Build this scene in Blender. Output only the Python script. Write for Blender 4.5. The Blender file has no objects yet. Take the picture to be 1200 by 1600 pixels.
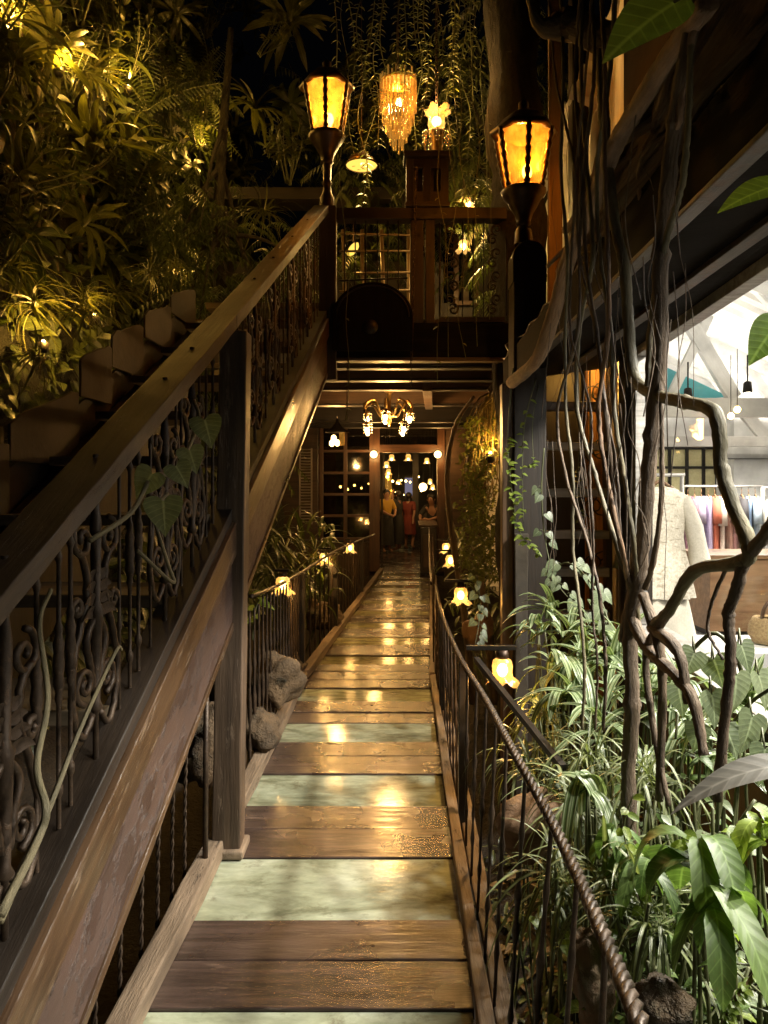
import bpy, math, random
from mathutils import Vector, Matrix, Euler
R = random.Random(7)
PI = math.pi
SC = bpy.context.scene
COL = SC.collection
F, HOR, EYE = 1142.0, 770.0, 1.5
LM = 1.9          # focal length in photo pixels, horizon row, eye height
def V(*a): return Vector(a)
def at(px, py, Y):                          # a point at distance Y seen at a photo pixel
    return Vector(((px-600)*Y/F, Y, EYE+(HOR-py)*Y/F))
def rr(a, b): return R.uniform(a, b)

# ------------------------------------------------------------------ mesh builder
class MB:
    def __init__(s):
        s.v = []; s.f = []; s.g = []; s.sm = []
    def off(s): return (rr(0, 50), rr(0, 50), rr(0, 50))
    def add(s, vs, fs, gs, smooth=False):
        b = len(s.v); s.v += [tuple(x) for x in vs]; s.g += gs
        for q in fs: s.f.append(tuple(b+i for i in q)); s.sm.append(smooth)
    def beam(s, p0, p1, w, h, up=None, n=1, jit=0.0, taper=1.0):
        p0, p1 = Vector(p0), Vector(p1); d = (p1-p0); L = d.length; d.normalize()
        if up is None: up = Vector((0, 1, 0)) if abs(d.z) > .95 else Vector((0, 0, 1))
        up = Vector(up); sd = d.cross(up).normalized(); u = sd.cross(d)
        o = s.off(); vs = []; gs = []; fs = []
        for i in range(n+1):
            t = i/n; k = 1+(taper-1)*t
            for a, b in ((-1, -1), (1, -1), (1, 1), (-1, 1)):
                ja, jb = (rr(-jit, jit), rr(-jit, jit)) if jit else (0, 0)
                vs.append(p0+d*(L*t)+sd*(a*w/2*k+ja)+u*(b*h/2*k+jb))
                gs.append((o[0]+L*t, o[1]+a*w/2, o[2]+b*h/2))
        for i in range(n):
            for j in range(4):
                k = (j+1) % 4; fs.append((i*4+j, i*4+k, i*4+4+k, i*4+4+j))
        fs.append((3, 2, 1, 0)); e = n*4; fs.append((e, e+1, e+2, e+3))
        s.add(vs, fs, gs)
    def box(s, x0, x1, y0, y1, z0, z1, n=1, jit=0):
        dx, dy, dz = x1-x0, y1-y0, z1-z0
        cx, cy, cz = (x0+x1)/2, (y0+y1)/2, (z0+z1)/2
        if dx >= dy and dx >= dz: s.beam((x0, cy, cz), (x1, cy, cz), dy, dz, (0, 0, 1), n, jit)
        elif dy >= dz: s.beam((cx, y0, cz), (cx, y1, cz), dx, dz, (0, 0, 1), n, jit)
        else: s.beam((cx, cy, z0), (cx, cy, z1), dx, dy, (0, 1, 0), n, jit)
    def hexa(s, q):                          # 8 corner points: bottom 4, top 4
        o = s.off(); q = [Vector(p) for p in q]
        s.add(q, [(3, 2, 1, 0), (4, 5, 6, 7), (0, 1, 5, 4), (1, 2, 6, 5), (2, 3, 7, 6), (3, 0, 4, 7)],
              [(o[0]+p.x, o[1]+p.y, o[2]+p.z) for p in q])
    def tube(s, pts, r, n=6, cap=True, oval=1.0):
        pts = [Vector(p) for p in pts]; m = len(pts)
        if not hasattr(r, '__len__'): r = [r]*m
        o = s.off(); vs = []; gs = []; fs = []; L = 0
        t0 = (pts[1]-pts[0]).normalized()
        a = Vector((0, 0, 1)) if abs(t0.z) < .9 else Vector((1, 0, 0))
        nrm = (a-t0*a.dot(t0)).normalized()
        for i in range(m):
            if i == 0: t = t0
            elif i == m-1: t = (pts[i]-pts[i-1])
            else: t = (pts[i+1]-pts[i-1])
            if t.length < 1e-7: t = t0
            t = t.normalized(); nrm = nrm-t*nrm.dot(t)
            if nrm.length < 1e-5: nrm = Vector((1, 0, 0))-t*t.x
            nrm.normalize(); bi = t.cross(nrm)
            if i: L += (pts[i]-pts[i-1]).length
            for j in range(n):
                th = 2*PI*j/n; c, sn = math.cos(th), math.sin(th)
                vs.append(pts[i]+nrm*(c*r[i])+bi*(sn*r[i]*oval)); gs.append((o[0]+L, o[1]+c*r[i], o[2]+sn*r[i]))
        for i in range(m-1):
            for j in range(n):
                k = (j+1) % n; fs.append((i*n+j, i*n+k, i*n+n+k, i*n+n+j))
        if cap and n > 2:
            fs.append(tuple(reversed(range(n)))); fs.append(tuple((m-1)*n+j for j in range(n)))
        s.add(vs, fs, gs, True)
    def lathe(s, c, prof, n=14, mod=None, cap=False, axis=None):
        c = Vector(c); o = s.off(); vs = []; gs = []; fs = []; m = len(prof)
        M = Matrix.Identity(3) if axis is None else Vector((0, 0, 1)).rotation_difference(Vector(axis)).to_matrix()
        for i, (r, z) in enumerate(prof):
            for j in range(n):
                th = 2*PI*j/n; q = r*(1 if mod is None else mod(th, i/(m-1)))
                zz = z if mod is None or not hasattr(mod, 'dz') else z+mod.dz(th, i/(m-1))
                p = Vector((q*math.cos(th), q*math.sin(th), zz)); vs.append(c+M@p)
                gs.append((o[0]+z, o[1]+p.x, o[2]+p.y))
        for i in range(m-1):
            for j in range(n):
                k = (j+1) % n; fs.append((i*n+j, i*n+k, i*n+n+k, i*n+n+j))
        if cap: fs.append(tuple(reversed(range(n)))); fs.append(tuple((m-1)*n+j for j in range(n)))
        s.add(vs, fs, gs, True)
    def ball(s, c, r, n=10, sz=1.0, jit=0):
        prof = [(max(1e-4, r*math.sin(PI*i/8)), -r*sz*math.cos(PI*i/8)) for i in range(9)]
        s.lathe(c, prof, n)
        if jit:
            for i in range(len(s.v)-9*n, len(s.v)):
                s.v[i] = tuple(x+rr(-jit, jit) for x in s.v[i])
    def leaf(s, base, d, L, W, droop=.6, shape='blade', n=6, nrm=None, fold=.25, curl=0):
        p = Vector(base); d = Vector(d).normalized()
        up = Vector(nrm) if nrm is not None else Vector((0, 0, 1))
        sd = d.cross(up)
        if sd.length < .05: sd = d.cross(Vector((rr(-1, 1), rr(-1, 1), .1)))
        sd.normalize(); rnd = rr(0, 100); vs = []; gs = []; fs = []
        st = L/n; down = Vector((0, 0, -1))
        for i in range(n+1):
            t = i/n
            if shape == 'blade': w = math.sin(PI*min(1, .06+.94*t)**.75)
            elif shape == 'strap': w = min(1, .35+t*3)*(1 if t < .65 else max(.02, 1-((t-.65)/.35)**1.6))
            elif shape == 'oval': w = math.sqrt(max(0, 1-(2*t-1)**2))*.98+.02
            elif shape == 'ovate': w = (math.sin(PI*t**.6) if t < 1 else 0)+.02
            else: w = max(.01, 1-t)
            u = sd.cross(d).normalized(); hw = W/2*w
            cz = fold*hw
            vs += [p-sd*hw+u*cz, p.copy(), p+sd*hw+u*cz]; gs += [(t, -w, rnd), (t, 0, rnd), (t, w, rnd)]
            k = droop*st/L
            d = (d+down*k*1.6).normalized() if droop >= 0 else (d-down*(-k)*-1.6).normalized()
            if curl: d = (d+sd*curl/n).normalized()
            sd = (sd-d*sd.dot(d)).normalized(); p = p+d*st
        for i in range(n):
            a = i*3; fs += [(a, a+1, a+4, a+3), (a+1, a+2, a+5, a+4)]
        s.add(vs, fs, gs, True)
    def heart(s, base, d, nrm, S, droop=.3):
        d = Vector(d).normalized(); nrm = Vector(nrm); sd = d.cross(nrm)
        if sd.length < .05: sd = d.cross(Vector((.3, .5, .8)))
        sd.normalize(); u = sd.cross(d).normalized(); rnd = rr(0, 100)
        rows = [(-.16, .16, .34), (-.1, .06, .5), (.08, 0, .56), (.3, 0, .5), (.55, 0, .36), (.8, 0, .16), (1.02, 0, .01)]
        vs = []; gs = []; fs = []; b = Vector(base)
        for (y, inner, w) in rows:
            z = -droop*(max(0, y)**2)*.5
            yc = y if inner == 0 else 0.0
            for sx in (-1, -.5, 0, .5, 1):
                ax = abs(sx); yy = y if ax > .4 else (max(y, 0) if y < 0 else y)
                lift = .22*ax*w - .10*(ax*w*2)**2*.5
                ww = w*ax if sx >= 0 else -w*ax
                vs.append(b+d*(yy*S)+sd*(ww*S)+u*((z+lift)*S)); gs.append(((y+.16)/1.2, sx, rnd))
        m = len(rows)
        for i in range(m-1):
            for j in range(4):
                a = i*5+j; fs.append((a, a+1, a+6, a+5))
        s.add(vs, fs, gs, True)
    def prism(s, pts2, o, ux, uy, th, smooth=False):   # extruded outline, thickness along ux x uy
        o, ux, uy = Vector(o), Vector(ux), Vector(uy); nz = ux.cross(uy).normalized(); n = len(pts2); oo = s.off()
        vs = [o+ux*a+uy*b-nz*(th/2) for a, b in pts2]+[o+ux*a+uy*b+nz*(th/2) for a, b in pts2]
        gs = [(oo[0]+b, oo[1]+a, oo[2]) for a, b in pts2]+[(oo[0]+b, oo[1]+a, oo[2]+th) for a, b in pts2]
        fs = [tuple(reversed(range(n))), tuple(range(n, 2*n))]
        for i in range(n):
            k = (i+1) % n; fs.append((i, k, n+k, n+i))
        s.add(vs, fs, gs, smooth)
    def build(s, name, mat, parent=None, bevel=0.0, raw=False):
        me = bpy.data.meshes.new(name)
        if raw: loc = Vector((0, 0, 0))
        elif parent is None:
            xs = [p[0] for p in s.v]; ys = [p[1] for p in s.v]; zs = [p[2] for p in s.v]
            loc = Vector(((min(xs)+max(xs))/2, (min(ys)+max(ys))/2, min(zs)))
        else:
            loc = Vector((0, 0, 0)); q = parent
            while q is not None: loc += q.location; q = q.parent
        me.from_pydata([(p[0]-loc.x, p[1]-loc.y, p[2]-loc.z) for p in s.v], [], s.f)
        at_ = me.attributes.new('gc', 'FLOAT_VECTOR', 'POINT')
        at_.data.foreach_set('vector', [c for g in s.g for c in g])
        me.polygons.foreach_set('use_smooth', s.sm); me.materials.append(mat); me.update()
        o = bpy.data.objects.new(name, me); COL.objects.link(o)
        if parent is None: o.location = loc
        else: o.parent = parent
        if bevel:
            b = o.modifiers.new('bevel', 'BEVEL'); b.width = bevel; b.segments = 2; b.limit_method = 'ANGLE'
        return o

def catmull(pts, k=6):
    pts = [Vector(p) for p in pts]; P = [pts[0]*2-pts[1]]+pts+[pts[-1]*2-pts[-2]]; out = []
    for i in range(1, len(P)-2):
        for j in range(k):
            t = j/k; a, b, c, d = P[i-1], P[i], P[i+1], P[i+2]
            out.append(.5*((2*b)+(c-a)*t+(2*a-5*b+4*c-d)*t*t+(3*b-a-3*c+d)*t**3))
    out.append(pts[-1]); return out
def atv(px, py, Y, k=.63):                         # a vine point, kept on the walkway side of the shop eave
    return at(px, py, min(Y, k*F/(px-600)) if px > 700 else Y)
def lerp(a, b, t): return a+(b-a)*t

def thing(name, label, cat, loc=(0, 0, 0), group=None):
    o = bpy.data.objects.new(name, None); COL.objects.link(o); o.location = loc; o.empty_display_size = .1
    o['label'] = label; o['category'] = cat
    if group: o['group'] = group
    return o
def tag(o, label, cat, group=None):
    o['label'] = label; o['category'] = cat
    if group: o['group'] = group
    return o
def structure(o): o['kind'] = 'structure'; return o
def kids(o): return [c for c in bpy.data.objects if c.parent == o]
def copy_tree(o, parent=None):
    c = o.copy(); COL.objects.link(c)
    if parent is not None: c.parent = parent
    for ch in kids(o): copy_tree(ch, c)
    return c
def place(o, loc, rz=0, sc=1.0, label=None, first=False, rot=None, group=None):
    c = o if first else copy_tree(o)
    c.location = loc; c.rotation_euler = rot if rot is not None else (0, 0, rz); c.scale = (sc, sc, sc)
    if label: c['label'] = label
    if group: c['group'] = group
    return c

# ------------------------------------------------------------------ materials
def newmat(name):
    m = bpy.data.materials.new(name); m.use_nodes = True; nt = m.node_tree
    for n in list(nt.nodes): nt.nodes.remove(n)
    return m, nt
def N(nt, typ, **kw):
    n = nt.nodes.new(typ)
    for k, v in kw.items():
        if k in ('operation', 'blend_type', 'data_type', 'attribute_name', 'noise_dimensions', 'wave_type', 'bands_direction'): setattr(n, k, v)
        else: n.inputs[k].default_value = v
    return n
def c4(c): return (c[0], c[1], c[2], 1)
def gcnode(nt, scale):
    a = N(nt, 'ShaderNodeAttribute', attribute_name='gc')
    m = nt.nodes.new('ShaderNodeVectorMath'); m.operation = 'MULTIPLY'; m.inputs[1].default_value = scale
    nt.links.new(a.outputs['Vector'], m.inputs[0]); return m.outputs[0]
def ramp(nt, fac, stops):
    r = nt.nodes.new('ShaderNodeValToRGB'); e = r.color_ramp.elements
    e[0].position, e[0].color = stops[0][0], c4(stops[0][1]); e[1].position, e[1].color = stops[-1][0], c4(stops[-1][1])
    for p, c in stops[1:-1]:
        x = e.new(p); x.color = c4(c)
    nt.links.new(fac, r.inputs[0]); return r.outputs[0]
def mixc(nt, fac, a, b, typ='MIX'):
    m = nt.nodes.new('ShaderNodeMix'); m.data_type = 'RGBA'; m.blend_type = typ
    if hasattr(fac, 'is_linked'): nt.links.new(fac, m.inputs[0])
    else: m.inputs[0].default_value = fac
    for i, x in ((6, a), (7, b)):
        if hasattr(x, 'is_linked'): nt.links.new(x, m.inputs[i])
        else: m.inputs[i].default_value = c4(x)
    return m.outputs[2]
def noise(nt, vec, scale, detail=4, rough=.55, dist=0):
    n = N(nt, 'ShaderNodeTexNoise', Scale=scale, Detail=detail, Roughness=rough, Distortion=dist)
    nt.links.new(vec, n.inputs['Vector']); return n.outputs['Fac']
def surf(name, c1, c2, rough=(.4, .7), grain=(1, 1, 1), sc=4, bump=.3, bdist=.01, wear=None, metal=0, patch=None, spec=.5, dist=0, coat=0):
    """generic worn surface: two colours by a (grain-stretched) noise, optional wear colour in ragged patches"""
    m, nt = newmat(name); L = nt.links
    g = gcnode(nt, grain); g1 = gcnode(nt, (1, 1, 1))
    n1 = noise(nt, g, sc, 6, .62, dist); n2 = noise(nt, g1, 2.3, 4); n3 = noise(nt, g, sc*4.3, 5, .7)
    col = ramp(nt, n1, [(.3, c1), (.68, c2)])
    dk = ramp(nt, n2, [(.3, (.55, .55, .55)), (.62, (1.1, 1.1, 1.1))]); col = mixc(nt, .8, col, dk, 'MULTIPLY')
    h = nt.nodes.new('ShaderNodeMath'); h.operation = 'ADD'; L.new(n1, h.inputs[0]); L.new(n3, h.inputs[1]); hh = h.outputs[0]
    if wear:
        gp = gcnode(nt, patch[0] if patch else (1, 1, 1)); w = noise(nt, gp, patch[1] if patch else 6, 7, .68)
        lo, hi = (patch[2] if patch else (.5, .56)); wf = ramp(nt, w, [(lo, (0, 0, 0)), (hi, (1, 1, 1))])
        col = mixc(nt, wf, col, wear)
        h2 = nt.nodes.new('ShaderNodeMath'); h2.operation = 'MULTIPLY_ADD'; h2.inputs[1].default_value = .8
        L.new(wf, h2.inputs[0]); L.new(hh, h2.inputs[2]); hh = h2.outputs[0]
    p = N(nt, 'ShaderNodeBsdfPrincipled'); L.new(col, p.inputs['Base Color']); p.inputs['Metallic'].default_value = metal
    p.inputs['Specular IOR Level'].default_value = spec; p.inputs['Coat Weight'].default_value = coat; p.inputs['Coat Roughness'].default_value = .10
    if coat:
        bc = N(nt, 'ShaderNodeBump', Strength=.55, Distance=.004); L.new(n1, bc.inputs['Height']); L.new(bc.outputs[0], p.inputs['Coat Normal'])
    rf = nt.nodes.new('ShaderNodeMapRange'); rf.inputs[3].default_value, rf.inputs[4].default_value = rough; rf.inputs[1].default_value = .3; rf.inputs[2].default_value = .7
    L.new(n2, rf.inputs[0]); L.new(rf.outputs[0], p.inputs['Roughness'])
    if bump:
        b = N(nt, 'ShaderNodeBump', Strength=bump, Distance=bdist); L.new(hh, b.inputs['Height']); L.new(b.outputs[0], p.inputs['Normal'])
    o = nt.nodes.new('ShaderNodeOutputMaterial'); L.new(p.outputs[0], o.inputs[0]); return m
def leafmat(name, c1, c2, stripe=None, nst=9, rough=.38, trans=.25, vein=.35, spot=0):
    m, nt = newmat(name); L = nt.links
    a = N(nt, 'ShaderNodeAttribute', attribute_name='gc'); sep = nt.nodes.new('ShaderNodeSeparateXYZ'); L.new(a.outputs['Vector'], sep.inputs[0])
    w = N(nt, 'ShaderNodeTexWhiteNoise', noise_dimensions='1D'); L.new(sep.outputs[2], w.inputs['W'])
    col = mixc(nt, w.outputs['Value'], c1, c2)
    g = gcnode(nt, (2, .6, 1)); n = noise(nt, g, 3, 4); col = mixc(nt, .55, col, ramp(nt, n, [(.3, (.5, .5, .45)), (.7, (1.3, 1.3, 1.2))]), 'MULTIPLY')
    ab = nt.nodes.new('ShaderNodeMath'); ab.operation = 'ABSOLUTE'; L.new(sep.outputs[1], ab.inputs[0])
    vf = ramp(nt, ab.outputs[0], [(.02, (1, 1, 1)), (.10, (0, 0, 0))])
    vm = nt.nodes.new('ShaderNodeMath'); vm.operation = 'MULTIPLY'; vm.inputs[1].default_value = vein; L.new(vf, vm.inputs[0])
    col = mixc(nt, vm.outputs[0], col, tuple(min(1, x*2.2+.03) for x in c2))
    # side veins / stripes
    wv = nt.nodes.new('ShaderNodeMath'); wv.operation = 'MULTIPLY'; wv.inputs[1].default_value = nst*PI
    L.new(ab.outputs[0], wv.inputs[0]); sn = nt.nodes.new('ShaderNodeMath'); sn.operation = 'SINE'; L.new(wv.outputs[0], sn.inputs[0])
    if stripe:
        sf = ramp(nt, sn.outputs[0], [(.35, (0, 0, 0)), (.75, (.75, .75, .75))]); col = mixc(nt, sf, col, stripe)
    else:
        va = nt.nodes.new('ShaderNodeMath'); va.operation = 'MULTIPLY_ADD'; va.inputs[1].default_value = -.16; L.new(ab.outputs[0], va.inputs[0]); L.new(sep.outputs[0], va.inputs[2])
        vb = nt.nodes.new('ShaderNodeMath'); vb.operation = 'MULTIPLY'; vb.inputs[1].default_value = 50; L.new(va.outputs[0], vb.inputs[0])
        sn = nt.nodes.new('ShaderNodeMath'); sn.operation = 'SINE'; L.new(vb.outputs[0], sn.inputs[0])
        col = mixc(nt, ramp(nt, sn.outputs[0], [(.80, (0, 0, 0)), (1.0, (.22, .22, .22))]), col, tuple(min(1, x*2+.02) for x in c2))
    if spot:
        gs = gcnode(nt, (6, 2.5, 1)); ns = noise(nt, gs, 2, 5, .7); col = mixc(nt, ramp(nt, ns, [(.62, (0, 0, 0)), (.7, (.8, .8, .8))]), col, (.16, .11, .03))
    p = N(nt, 'ShaderNodeBsdfPrincipled', Roughness=rough); L.new(col, p.inputs['Base Color'])
    b = N(nt, 'ShaderNodeBump', Strength=(.25 if stripe else .07), Distance=.004); L.new(sn.outputs[0], b.inputs['Height']); L.new(b.outputs[0], p.inputs['Normal'])
    t = nt.nodes.new('ShaderNodeBsdfTranslucent'); L.new(mixc(nt, 1.0, col, (1.5, 1.6, .8), 'MULTIPLY'), t.inputs[0])
    x = nt.nodes.new('ShaderNodeMixShader'); x.inputs[0].default_value = trans; L.new(p.outputs[0], x.inputs[1]); L.new(t.outputs[0], x.inputs[2])
    o = nt.nodes.new('ShaderNodeOutputMaterial'); L.new(x.outputs[0], o.inputs[0]); return m
def emit(name, col, s):
    m, nt = newmat(name); e = nt.nodes.new('ShaderNodeEmission'); e.inputs[0].default_value = c4(col); e.inputs[1].default_value = s
    o = nt.nodes.new('ShaderNodeOutputMaterial'); nt.links.new(e.outputs[0], o.inputs[0]); return m
def lampglass(name, col, es, clear=.45, mott=(1, 1, 1), tint=None, dim=.12):
    """lamp shade glass: lets its lamp's light through, tinted, and glows"""
    m, nt = newmat(name); L = nt.links; tint = tint or col
    g = gcnode(nt, mott); n = noise(nt, g, 9, 5, .6); cc = mixc(nt, ramp(nt, n, [(.35, (0, 0, 0)), (.65, (1, 1, 1))]), tuple(x*q for x, q in zip(col, (.55, .42, .3))), col)
    tp = nt.nodes.new('ShaderNodeBsdfTransparent'); tp.inputs[0].default_value = c4(tint)
    tl = nt.nodes.new('ShaderNodeBsdfTranslucent'); L.new(mixc(nt, 1.0, cc, (dim, dim, dim), 'MULTIPLY'), tl.inputs[0])
    em = nt.nodes.new('ShaderNodeEmission'); L.new(cc, em.inputs[0]); em.inputs[1].default_value = es
    gl = nt.nodes.new('ShaderNodeBsdfGlossy'); gl.inputs['Roughness'].default_value = .15
    a1 = nt.nodes.new('ShaderNodeAddShader'); L.new(tl.outputs[0], a1.inputs[0]); L.new(em.outputs[0], a1.inputs[1])
    m1 = nt.nodes.new('ShaderNodeMixShader'); m1.inputs[0].default_value = clear; L.new(a1.outputs[0], m1.inputs[1]); L.new(tp.outputs[0], m1.inputs[2])
    m2 = nt.nodes.new('ShaderNodeMixShader'); m2.inputs[0].default_value = .05; L.new(m1.outputs[0], m2.inputs[1]); L.new(gl.outputs[0], m2.inputs[2])
    o = nt.nodes.new('ShaderNodeOutputMaterial'); L.new(m2.outputs[0], o.inputs[0]); return m
def glassmat(name, tint=(1, 1, 1), refl=.08, rough=.02):
    m, nt = newmat(name); L = nt.links
    tp = nt.nodes.new('ShaderNodeBsdfTransparent'); tp.inputs[0].default_value = c4(tint)
    gl = nt.nodes.new('ShaderNodeBsdfGlossy'); gl.inputs['Roughness'].default_value = rough
    x = nt.nodes.new('ShaderNodeMixShader'); x.inputs[0].default_value = refl; L.new(tp.outputs[0], x.inputs[1]); L.new(gl.outputs[0], x.inputs[2])
    o = nt.nodes.new('ShaderNodeOutputMaterial'); L.new(x.outputs[0], o.inputs[0]); return m
def light(name, loc, w, col, r=.03, parent=None, typ='POINT', size=None, rot=None, spot=None):
    d = bpy.data.lights.new(name, typ); d.energy = w*(1 if typ in ('AREA', 'SPOT') else LM); d.color = col
    if typ in ('POINT', 'SPOT'): d.shadow_soft_size = r
    if typ == 'SPOT': d.spot_size = spot; d.spot_blend = .6
    if typ == 'AREA': d.shape = 'RECTANGLE'; d.size, d.size_y = size
    o = bpy.data.objects.new(name, d); COL.objects.link(o)
    if parent is not None:
        q = parent; l = Vector(loc)
        while q is not None: l = l-q.location; q = q.parent
        o.parent = parent; o.location = l
    else: o.location = loc
    if rot: o.rotation_euler = rot
    return o
GR = (1.2, 16, 16)
M = dict(
 plank=surf('deck plank wood', (.022, .014, .011), (.085, .056, .045), (.14, .36), (1.4, 13, 13), 2.2, .45, .005, (.13, .09, .07), 0, ((1.5, 7, 7), 3, (.6, .7)), dist=.6, coat=.40),
 stringer=surf('peeling painted board', (.030, .014, .009), (.054, .028, .019), (.32, .62), GR, 1.2, .7, .006, (.066, .038, .028), 0, ((1.6, 3.6, 3.6), 4.5, (.47, .51))),
 trim=surf('worn brown trim board', (.034, .018, .009), (.095, .053, .026), (.24, .46), GR, 1.3, .5, .004, (.17, .115, .07), 0, ((1.4, 9, 9), 3, (.58, .66))),
 black_=surf('black soffit boards', (.004, .003, .0022), (.011, .008, .006), (.7, .9), GR, 1.4, .4, .004, None, 0, None, .06),
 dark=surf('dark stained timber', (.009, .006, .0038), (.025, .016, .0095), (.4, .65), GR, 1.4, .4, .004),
 brown=surf('brown stained timber', (.035, .019, .01), (.095, .053, .028), (.35, .6), GR, 1.3, .4, .004),
 red=surf('reddish door timber', (.04, .015, .007), (.10, .042, .018), (.3, .5), GR, 1.3, .3, .004),
 post=surf('weathered post timber', (.032, .02, .012), (.11, .07, .042), (.45, .7), GR, 1.3, .6, .005, (.18, .125, .08), 0, ((1, 6, 6), 3, (.58, .66))),
 rail=surf('worn handrail board', (.022, .014, .007), (.068, .045, .026), (.4, .65), GR, 1.3, .6, .004, (.035, .022, .015), 0, ((.9, 9, 9), 3.5, (.6, .64))),
 kerb=surf('bleached kerb timber', (.085, .06, .038), (.25, .18, .118), (.5, .8), (1.5, 12, 12), 1.5, .8, .008, (.05, .035, .022), 0, ((1, 5, 5), 4, (.6, .66))),
 tread=surf('dusty stair tread', (.07, .052, .03), (.15, .112, .066), (.5, .8), GR, 1.3, .3, .004),
 panel=surf('mottled cement panel', (.026, .020, .013), (.056, .044, .029), (.7, .9), (1, 1, 1), 5, .35, .006, (.025, .02, .014), 0, ((1, 1, .6), 4, (.56, .68))),
 iron=surf('old wrought iron', (.024, .015, .009), (.068, .045, .028), (.35, .6), (1, 1, 1), 30, .4, .003, (.07, .04, .02), .5, ((1, 1, 1), 40, (.56, .66))),
 blackiron=surf('black iron', (.008, .007, .006), (.025, .02, .016), (.35, .55), (1, 1, 1), 25, .3, .002, None, .4),
 bronze=surf('dark bronze casting', (.02, .012, .007), (.06, .034, .018), (.3, .5), (1, 1, 1), 20, .4, .003, None, .5),
 brass=surf('aged brass', (.18, .11, .04), (.42, .28, .10), (.2, .4), (1, 1, 1), 20, .2, .002, None, .9),
 soil=surf('dark damp soil', (.012, .009, .006), (.04, .03, .018), (.7, .95), (1, 1, 1), 6, .9, .05),
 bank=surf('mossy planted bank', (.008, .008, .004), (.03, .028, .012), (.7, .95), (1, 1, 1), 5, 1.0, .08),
 rock=surf('rough garden rock', (.045, .03, .016), (.14, .09, .045), (.6, .85), (1, 1, 1), 5, .9, .03, (.05, .05, .03), 0, ((1, 1, 1), 4, (.55, .66))),
 terracotta=surf('weathered terracotta', (.12, .065, .03), (.28, .16, .08), (.6, .85), (1, 1, 1), 7, .6, .01, (.10, .09, .05), 0, ((1, 1, 1), 5, (.52, .64))),
 bark=surf('grey brown vine bark', (.07, .048, .03), (.24, .17, .11), (.6, .85), (3, 14, 14), 2.4, 1.0, .012, (.16, .115, .075), 0, ((3, 9, 9), 6, (.6, .68))),
 barkred=surf('reddish vine bark', (.13, .075, .04), (.36, .22, .125), (.55, .8), (3, 14, 14), 2.4, 1.0, .01),
 barkgrn=surf('greenish young vine bark', (.075, .066, .035), (.23, .19, .10), (.55, .8), (3, 12, 12), 2.4, .8, .008),
 straw=surf('dry hanging root', (.16, .11, .035), (.34, .25, .09), (.5, .8), (4, 10, 10), 3, .4, .004),
 moss=surf('mossy rough trunk', (.012, .010, .005), (.05, .04, .02), (.8, .95), (2, 5, 5), 5, 1.2, .05),
 rust=surf('rusted roof sheet', (.03, .024, .019), (.09, .074, .062), (.4, .65), (1, 10, 10), 4, .3, .003, (.07, .035, .018), .3, ((1, 1, 1), 8, (.52, .62))),
 fibre=surf('fibrous brown matting', (.09, .055, .035), (.30, .20, .135), (.75, .95), (1.4, 22, 22), 1.6, 1.2, .03),
 metal=surf('weathered metal edge', (.20, .19, .17), (.42, .40, .37), (.35, .6), (1, 10, 10), 4, .3, .003, (.12, .09, .07), .3, ((1, 1, 1), 8, (.58, .7))),
 orange=surf('oiled orange board wall', (.18, .075, .02), (.36, .17, .055), (.35, .6), (1.2, 18, 18), 1.6, .3, .004),
 amberw=surf('amber column timber', (.06, .034, .010), (.14, .08, .025), (.4, .6), (1.2, 14, 14), 1.6, .3, .004),
 rung=surf('dusty grey rung', (.24, .20, .17), (.44, .385, .34), (.5, .8), GR, 1.4, .4, .004),
 white=surf('white painted timber', (.70, .69, .66), (.80, .79, .76), (.4, .6), GR, 1.2, .08, .003),
 ceil=surf('white ribbed roof sheet', (.64, .62, .58), (.72, .70, .66), (.5, .7), (1, 1, 1), 3, .05, .003),
 wallw=surf('white plaster', (.74, .73, .71), (.80, .79, .77), (.6, .8), (1, 1, 1), 3, .05, .003),
 shopfl=surf('pale cement floor', (.34, .33, .31), (.46, .45, .43), (.3, .5), (1, 1, 1), 3, .05, .003),
 teak=surf('teak counter boards', (.17, .085, .035), (.31, .175, .085), (.4, .6), (2, 20, 20), 1.2, .2, .003),
 cream=surf('cream woven panel', (.62, .55, .28), (.76, .69, .40), (.6, .8), (1, 1, 1), 60, .5, .004),
 cloth=surf('cream cotton lace', (.60, .55, .44), (.76, .71, .60), (.8, .95), (1, 1, 1), 90, .6, .004),
 lace=surf('cream lace', (.48, .42, .31), (.78, .73, .62), (.8, .95), (1, 1, 1), 75, .8, .006, (.42, .36, .26), 0, ((1, 1, 3), 14, (.56, .66))),
 basket=surf('woven straw', (.30, .18, .07), (.55, .38, .18), (.7, .9), (1, 1, 1), 60, 1.0, .006),
 skin=surf('skin', (.30, .15, .09), (.42, .23, .15), (.5, .6), (1, 1, 1), 5, 0),
 hair=surf('black hair', (.008, .006, .005), (.02, .014, .01), (.4, .5), (1, 20, 20), 5, .3),
 yel=surf('yellow cotton', (.34, .19, .02), (.45, .26, .03), (.7, .9), (1, 1, 1), 30, .2),
 redc=surf('red cotton', (.12, .018, .014), (.18, .03, .02), (.7, .9), (1, 1, 1), 30, .2),
 black=surf('black cotton', (.012, .011, .01), (.03, .027, .025), (.7, .9), (1, 1, 1), 30, .2),
 redwall=surf('dark red curtain', (.05, .008, .006), (.16, .03, .02), (.7, .9), (14, 1, 1), 2, .3),
 dglass=glassmat('dim window glass', (.55, .5, .42), .16, .05),
 shopglass=glassmat('shop window glass', (.97, .98, .98), .035, .0),
 stem=surf('green stem', (.05, .055, .02), (.12, .13, .05), (.5, .7), (2, 8, 8), 3, .3, .003),
)
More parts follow.
